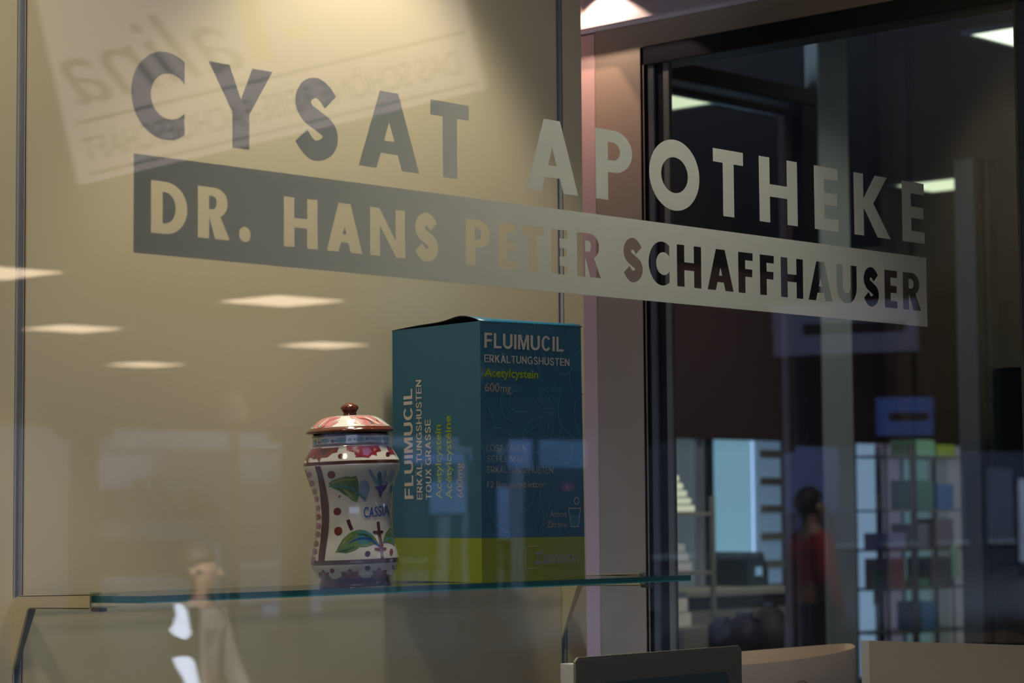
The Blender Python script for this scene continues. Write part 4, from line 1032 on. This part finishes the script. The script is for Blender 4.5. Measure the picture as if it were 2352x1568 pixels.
# ---- people in the passage (mirror images)
def person(p, facing, coat, trousers, hair, label, h=1.68, sit=False, arm_out=False, z0=0):
    e = empty('person', (p.x, p.y, z0), (0, 0, facing)); tag(e, label, 'person')
    s = h/1.72
    J = {'pel': (0, 0, .95), 'sp': (0, .0, 1.15), 'ch': (0, .01, 1.33), 'nk': (0, .0, 1.46), 'hd0': (0, -.01, 1.54), 'hd': (0, -.015, 1.62), 'hd1': (0, -.01, 1.70)}
    rad = {'pel': .145, 'sp': .13, 'ch': .15, 'nk': .055, 'hd0': .075, 'hd': .092, 'hd1': .07}
    E = [('pel', 'sp'), ('sp', 'ch'), ('ch', 'nk'), ('nk', 'hd0'), ('hd0', 'hd'), ('hd', 'hd1')]
    for sd, n_ in ((-1, 'L'), (1, 'R')):
        ax = .10 if not arm_out else .22
        J.update({'sh'+n_: (sd*.18, 0, 1.39), 'el'+n_: (sd*(.24+ax*.2), .02 if not arm_out else -.05, 1.12), 'wr'+n_: (sd*(.25+ax*.4), -.06 if not arm_out else -.16, .88),
                  'hp'+n_: (sd*.10, 0, .88), 'kn'+n_: (sd*.11, -.02-.03*sd, .49), 'an'+n_: (sd*.12, .03-.04*sd, .09), 'to'+n_: (sd*.13, -.13-.04*sd, .045)})
        rad.update({'sh'+n_: .07, 'el'+n_: .052, 'wr'+n_: .034, 'hp'+n_: .105, 'kn'+n_: .062, 'an'+n_: .042, 'to'+n_: .035})
        E += [('ch', 'sh'+n_), ('sh'+n_, 'el'+n_), ('el'+n_, 'wr'+n_), ('pel', 'hp'+n_), ('hp'+n_, 'kn'+n_), ('kn'+n_, 'an'+n_), ('an'+n_, 'to'+n_)]
        fing = [(.0, .075, .010), (.022, .08, .010), (.042, .075, .0095), (.060, .06, .0085)]
        wx, wy_, wz = J['wr'+n_]
        J['pm'+n_] = (wx, wy_-.012, wz-.07); rad['pm'+n_] = .028; E.append(('wr'+n_, 'pm'+n_))
        for k, (oy, ln, rr) in enumerate(fing):
            a_, b_ = 'f%d%s' % (k, n_), 'g%d%s' % (k, n_)
            J[a_] = (wx, wy_-.045+oy, wz-.11); J[b_] = (wx-sd*.012, wy_-.055+oy, wz-.11-ln); rad[a_] = rr; rad[b_] = rr*.8
            E += [('pm'+n_, a_), (a_, b_)]
        J['th'+n_] = (wx-sd*.01, wy_-.055, wz-.055); J['tt'+n_] = (wx-sd*.015, wy_-.075, wz-.10); rad['th'+n_] = .011; rad['tt'+n_] = .009
        E += [('wr'+n_, 'th'+n_), ('th'+n_, 'tt'+n_)]
    def skin(name, keys, edges, grow, m, cut=None):
        idx = {k: i for i, k in enumerate(keys)}
        me = bpy.data.meshes.new(name); me.from_pydata([tuple(c*s for c in J[k]) for k in keys], [(idx[a], idx[b]) for a, b in edges if a in idx and b in idx], [])
        o = link(name, me, m, e); md = o.modifiers.new('s', 'SKIN')
        for k, i in idx.items():
            r_ = rad[k]*s+grow; me.skin_vertices[0].data[i].radius = (r_, r_*(.72 if k in ('pel', 'sp', 'ch') else 1)); me.skin_vertices[0].data[i].use_root = (k == keys[0])
        md2 = o.modifiers.new('d', 'SUBSURF'); md2.levels = md2.render_levels = 1; return o
    body = skin('body', list(J), E, 0, mat('skin', (.55, .33, .25), .6))
    ck = ['pel', 'sp', 'ch', 'shL', 'elL', 'wrL', 'shR', 'elR', 'wrR']; skin('jacket', ck, E, .016, coat)
    tk = ['pel', 'hpL', 'knL', 'anL', 'hpR', 'knR', 'anR']; skin('trousers', tk, E, .012, trousers)
    bm = bmesh.new(); bmesh.ops.create_uvsphere(bm, u_segments=20, v_segments=12, radius=.108*s, matrix=Matrix.Translation((0, .018*s, 1.655*s)) @ Matrix.Diagonal((.92, 1.0, 1.02, 1)))
    bmesh.ops.delete(bm, geom=[v for v in bm.verts if v.co.y < -.045*s and v.co.z < 1.68*s or v.co.z < 1.57*s], context='VERTS'); fin(bm, 'hair', hair, e, True)
    for sx in (-1, 1):
        bm = bmesh.new(); bmesh.ops.create_uvsphere(bm, u_segments=10, v_segments=8, radius=.011*s, matrix=Matrix.Translation((sx*.033*s, -.098*s, 1.625*s))); fin(bm, 'eye', M['slot'], e, True)
        bm = bmesh.new(); bx(bm, (sx*.11*s-.006, -.02*s, 1.58*s), (sx*.11*s+.006, .015*s, 1.64*s), .004)
        bm = bm; fin(bm, 'shoe_like' if 0 else 'ear', mat('skin', (.55, .33, .25), .6), e, True)
        k = J['toL' if sx < 0 else 'toR']; kk = J['anL' if sx < 0 else 'anR']
        bm = bmesh.new(); bx(bm, (k[0]*s-.045, k[1]*s-.05, 0), (k[0]*s+.045, kk[1]*s+.05, .08), .03); fin(bm, 'shoe', M['slot'], e, True)
    bm = bmesh.new(); tube(bm, (0, -.098*s, 1.63*s), (0, -.122*s, 1.59*s), .008, 8, .016); fin(bm, 'nose', mat('skin', (.55, .33, .25), .6), e, True)
    bm = bmesh.new(); bx(bm, (-.024*s, -.102*s, 1.555*s), (.024*s, -.09*s, 1.565*s), .003); fin(bm, 'mouth', mat('lips', (.4, .15, .13), .5), e, True)
    return e
pr = vobj(1866, 1200, 15.5)
person(pr, R_(115), mat('red coat', (.55, .02, .05), .7, noise=.1), mat('dark trousers', (.03, .03, .05), .8), mat('dark hair', (.015, .01, .01), .6),
       'person in a red top with dark hair, reflected above the curled paper bag', 1.62)
pg = vobj(462, 1290, 9.8)
person(pg, R_(150), mat('grey coat', (.55, .52, .52), .8, noise=.08), mat('grey trousers', (.16, .16, .17), .8), mat('brown hair', (.05, .03, .02), .6),
       'person in a pale grey coat reflected at the lower left through the shelf glass', 1.35, arm_out=True)
# bright lit showcase sheets behind the grey figure, added for white reflected gaps
m_glow = emat('lit white panel', (.72, .80, 1.0), 11)
ls = empty('lit_showcase', vobj(415, 1430, 8.6)); tag(ls, 'brightly lit white showcase panels reflected at the lower left edge of the shelf', 'showcase')
def seen(px, py): return vobj(px, py, 8.6)-ls.location
for poly in ([(404, 1386), (418, 1388), (431, 1402), (440, 1458), (428, 1468), (402, 1458), (392, 1446), (400, 1436), (408, 1412)], [(400, 1511), (418, 1508), (436, 1508), (448, 1520), (458, 1568), (460, 1600), (430, 1600), (426, 1560), (408, 1532)]):
    bm = bmesh.new(); P = [seen(*p) for p in poly]; prism(bm, P, Vector((F.x, -F.y, 0)).normalized()*.02); fin(bm, 'lit_panel', m_glow, ls)
bm = bmesh.new(); tube(bm, Vector((F.x, -F.y, 0)).normalized()*.12+Vector((0, 0, -ls.location.z)), Vector((F.x, -F.y, 0)).normalized()*.12+Vector((0, 0, .05)), .06, 16); fin(bm, 'stand', M['slot'], ls)

# ------------------------------------------------------------------ lights
def spot(name, loc, target, power, angle, blend, col, size=.03):
    d = bpy.data.lights.new(name, 'SPOT'); d.energy = power; d.spot_size = R_(angle); d.spot_blend = blend; d.color = col; d.shadow_soft_size = size
    o = bpy.data.objects.new(name, d); C.objects.link(o); o.location = loc
    o.rotation_euler = (Vector(target)-Vector(loc)).to_track_quat('-Z', 'Y').to_euler(); return o
spot('case_spot_main', (2.28, 2.20, 2.64), (2.29, 2.26, 1.6), 18, 84, .45, (1.0, .87, .62), .04)
spot('case_spot_wide', (2.15, 2.02, 2.93), (2.2, 2.457, 1.8), 16, 90, .9, (1.0, .86, .60), .08)  # broad fill spot, added to lift the whole case
spot('case_spot_left', (1.45, 2.00, 2.6), (1.85, 2.40, 1.4), 12, 85, .9, (1.0, .84, .58), .08)
spot('case_spot_right', (2.75, 2.0, 2.9), (2.85, 2.2, 1.3), 9, 80, .9, (1.0, .84, .74), .05)
spot('case_spot_glass', (2.20, 2.41, 2.95), (2.10, 1.9, 1.90), 46, 78, .9, (1.0, .95, .88), .05)  # added behind the film to make the frosted letters brighter
spot('fascia_spot', (XW-.075, 2.745, 2.452), (XW-.055, 2.745, 2.2), 2.4, 112, .10, (1.0, .76, .68), .006)
spot('case_spot_bracket', (1.15, 2.05, 2.3), (1.71, 2.38, 1.38), 9, 26, .8, (1.0, .84, .55), .03)  # narrow spot added to brighten and warm the left bracket
spot('case_spot_jar', (1.95, 1.97, 2.7), (2.10, 2.26, 1.50), 13, 12, .9, (1.0, .96, .90), .03)  # added narrow beam that lifts the jar alone
spot('strip_spot', (XW-.10, 2.845, 2.545), (XW-.095, 2.845, 2.2), 6.0, 60, .06, (1.0, .62, .50), .006)  # cone edge placed to stand in for the diagonal shadow on the surround
_r = at(1600, 1200, 1, 5.6)
spot('pharmacy_spot_rack', (_r.x-.1, 4.9, 2.95), (_r.x-.1, 5.7, 1.5), 150, 50, .8, (.95, 1.0, .88), .05)  # added spot, brightens the cartons on the left rack
spot('pharmacy_spot_counter', (8.6, 5.7, 2.95), (8.7, 6.7, 1.0), 60, 70, .8, (1.0, .96, .86), .05)  # put in over the counter to lighten it
spot('pharmacy_spot_pillar', (5.3, 3.2, 2.95), (5.6, 4.0, 1.6), 13, 80, .9, (1.0, .98, .88), .05)  # extra spot added to lift the pillar
spot('pharmacy_spot_wall', (11.2, 7.6, 2.95), (11.6, 9.0, 2.0), 10, 110, .9, (1.0, .86, .8), .05)  # dim spot added to lift the red brown wall
_r = at(2140, 1200, 1, 7.6)
spot('pharmacy_spot_goods', (_r.x-.3, 6.3, 2.95), (_r.x, 7.7, 1.2), 55, 55, .8, (.9, .97, 1.0), .05)  # added to lighten the goods on the right racks
for _v in ((462, 9.8, 1300), (1866, 15.5, 150)):
    _p = vobj(_v[0], 1190, _v[1]); _q = Vector((_p.x, _p.y, 1.2))
    spot('passage_downlight', (_p.x-.8, _p.y+1.0, 2.95), _q, _v[2], 50, .6, (1.0, .92, .86), .05)  # unseen spots added to light the two people

# ------------------------------------------------------------------ world and colour
w = bpy.data.worlds.new('world'); scene.world = w; w.use_nodes = True
bg = w.node_tree.nodes['Background']; bg.inputs[0].default_value = (.50, .66, 1.0, 1); bg.inputs[1].default_value = 3.7
scene.view_settings.view_transform = 'Standard'; scene.view_settings.look = 'None'
scene.view_settings.gamma = 1; scene.view_settings.use_curve_mapping = False; scene.view_settings.exposure = 0
scene.cycles.use_denoising = True
scene.cycles.max_bounces = 8; scene.cycles.transparent_max_bounces = 24; scene.cycles.glossy_bounces = 4
scene.cycles.sample_clamp_indirect = 4; scene.cycles.caustics_reflective = False; scene.cycles.caustics_refractive = False
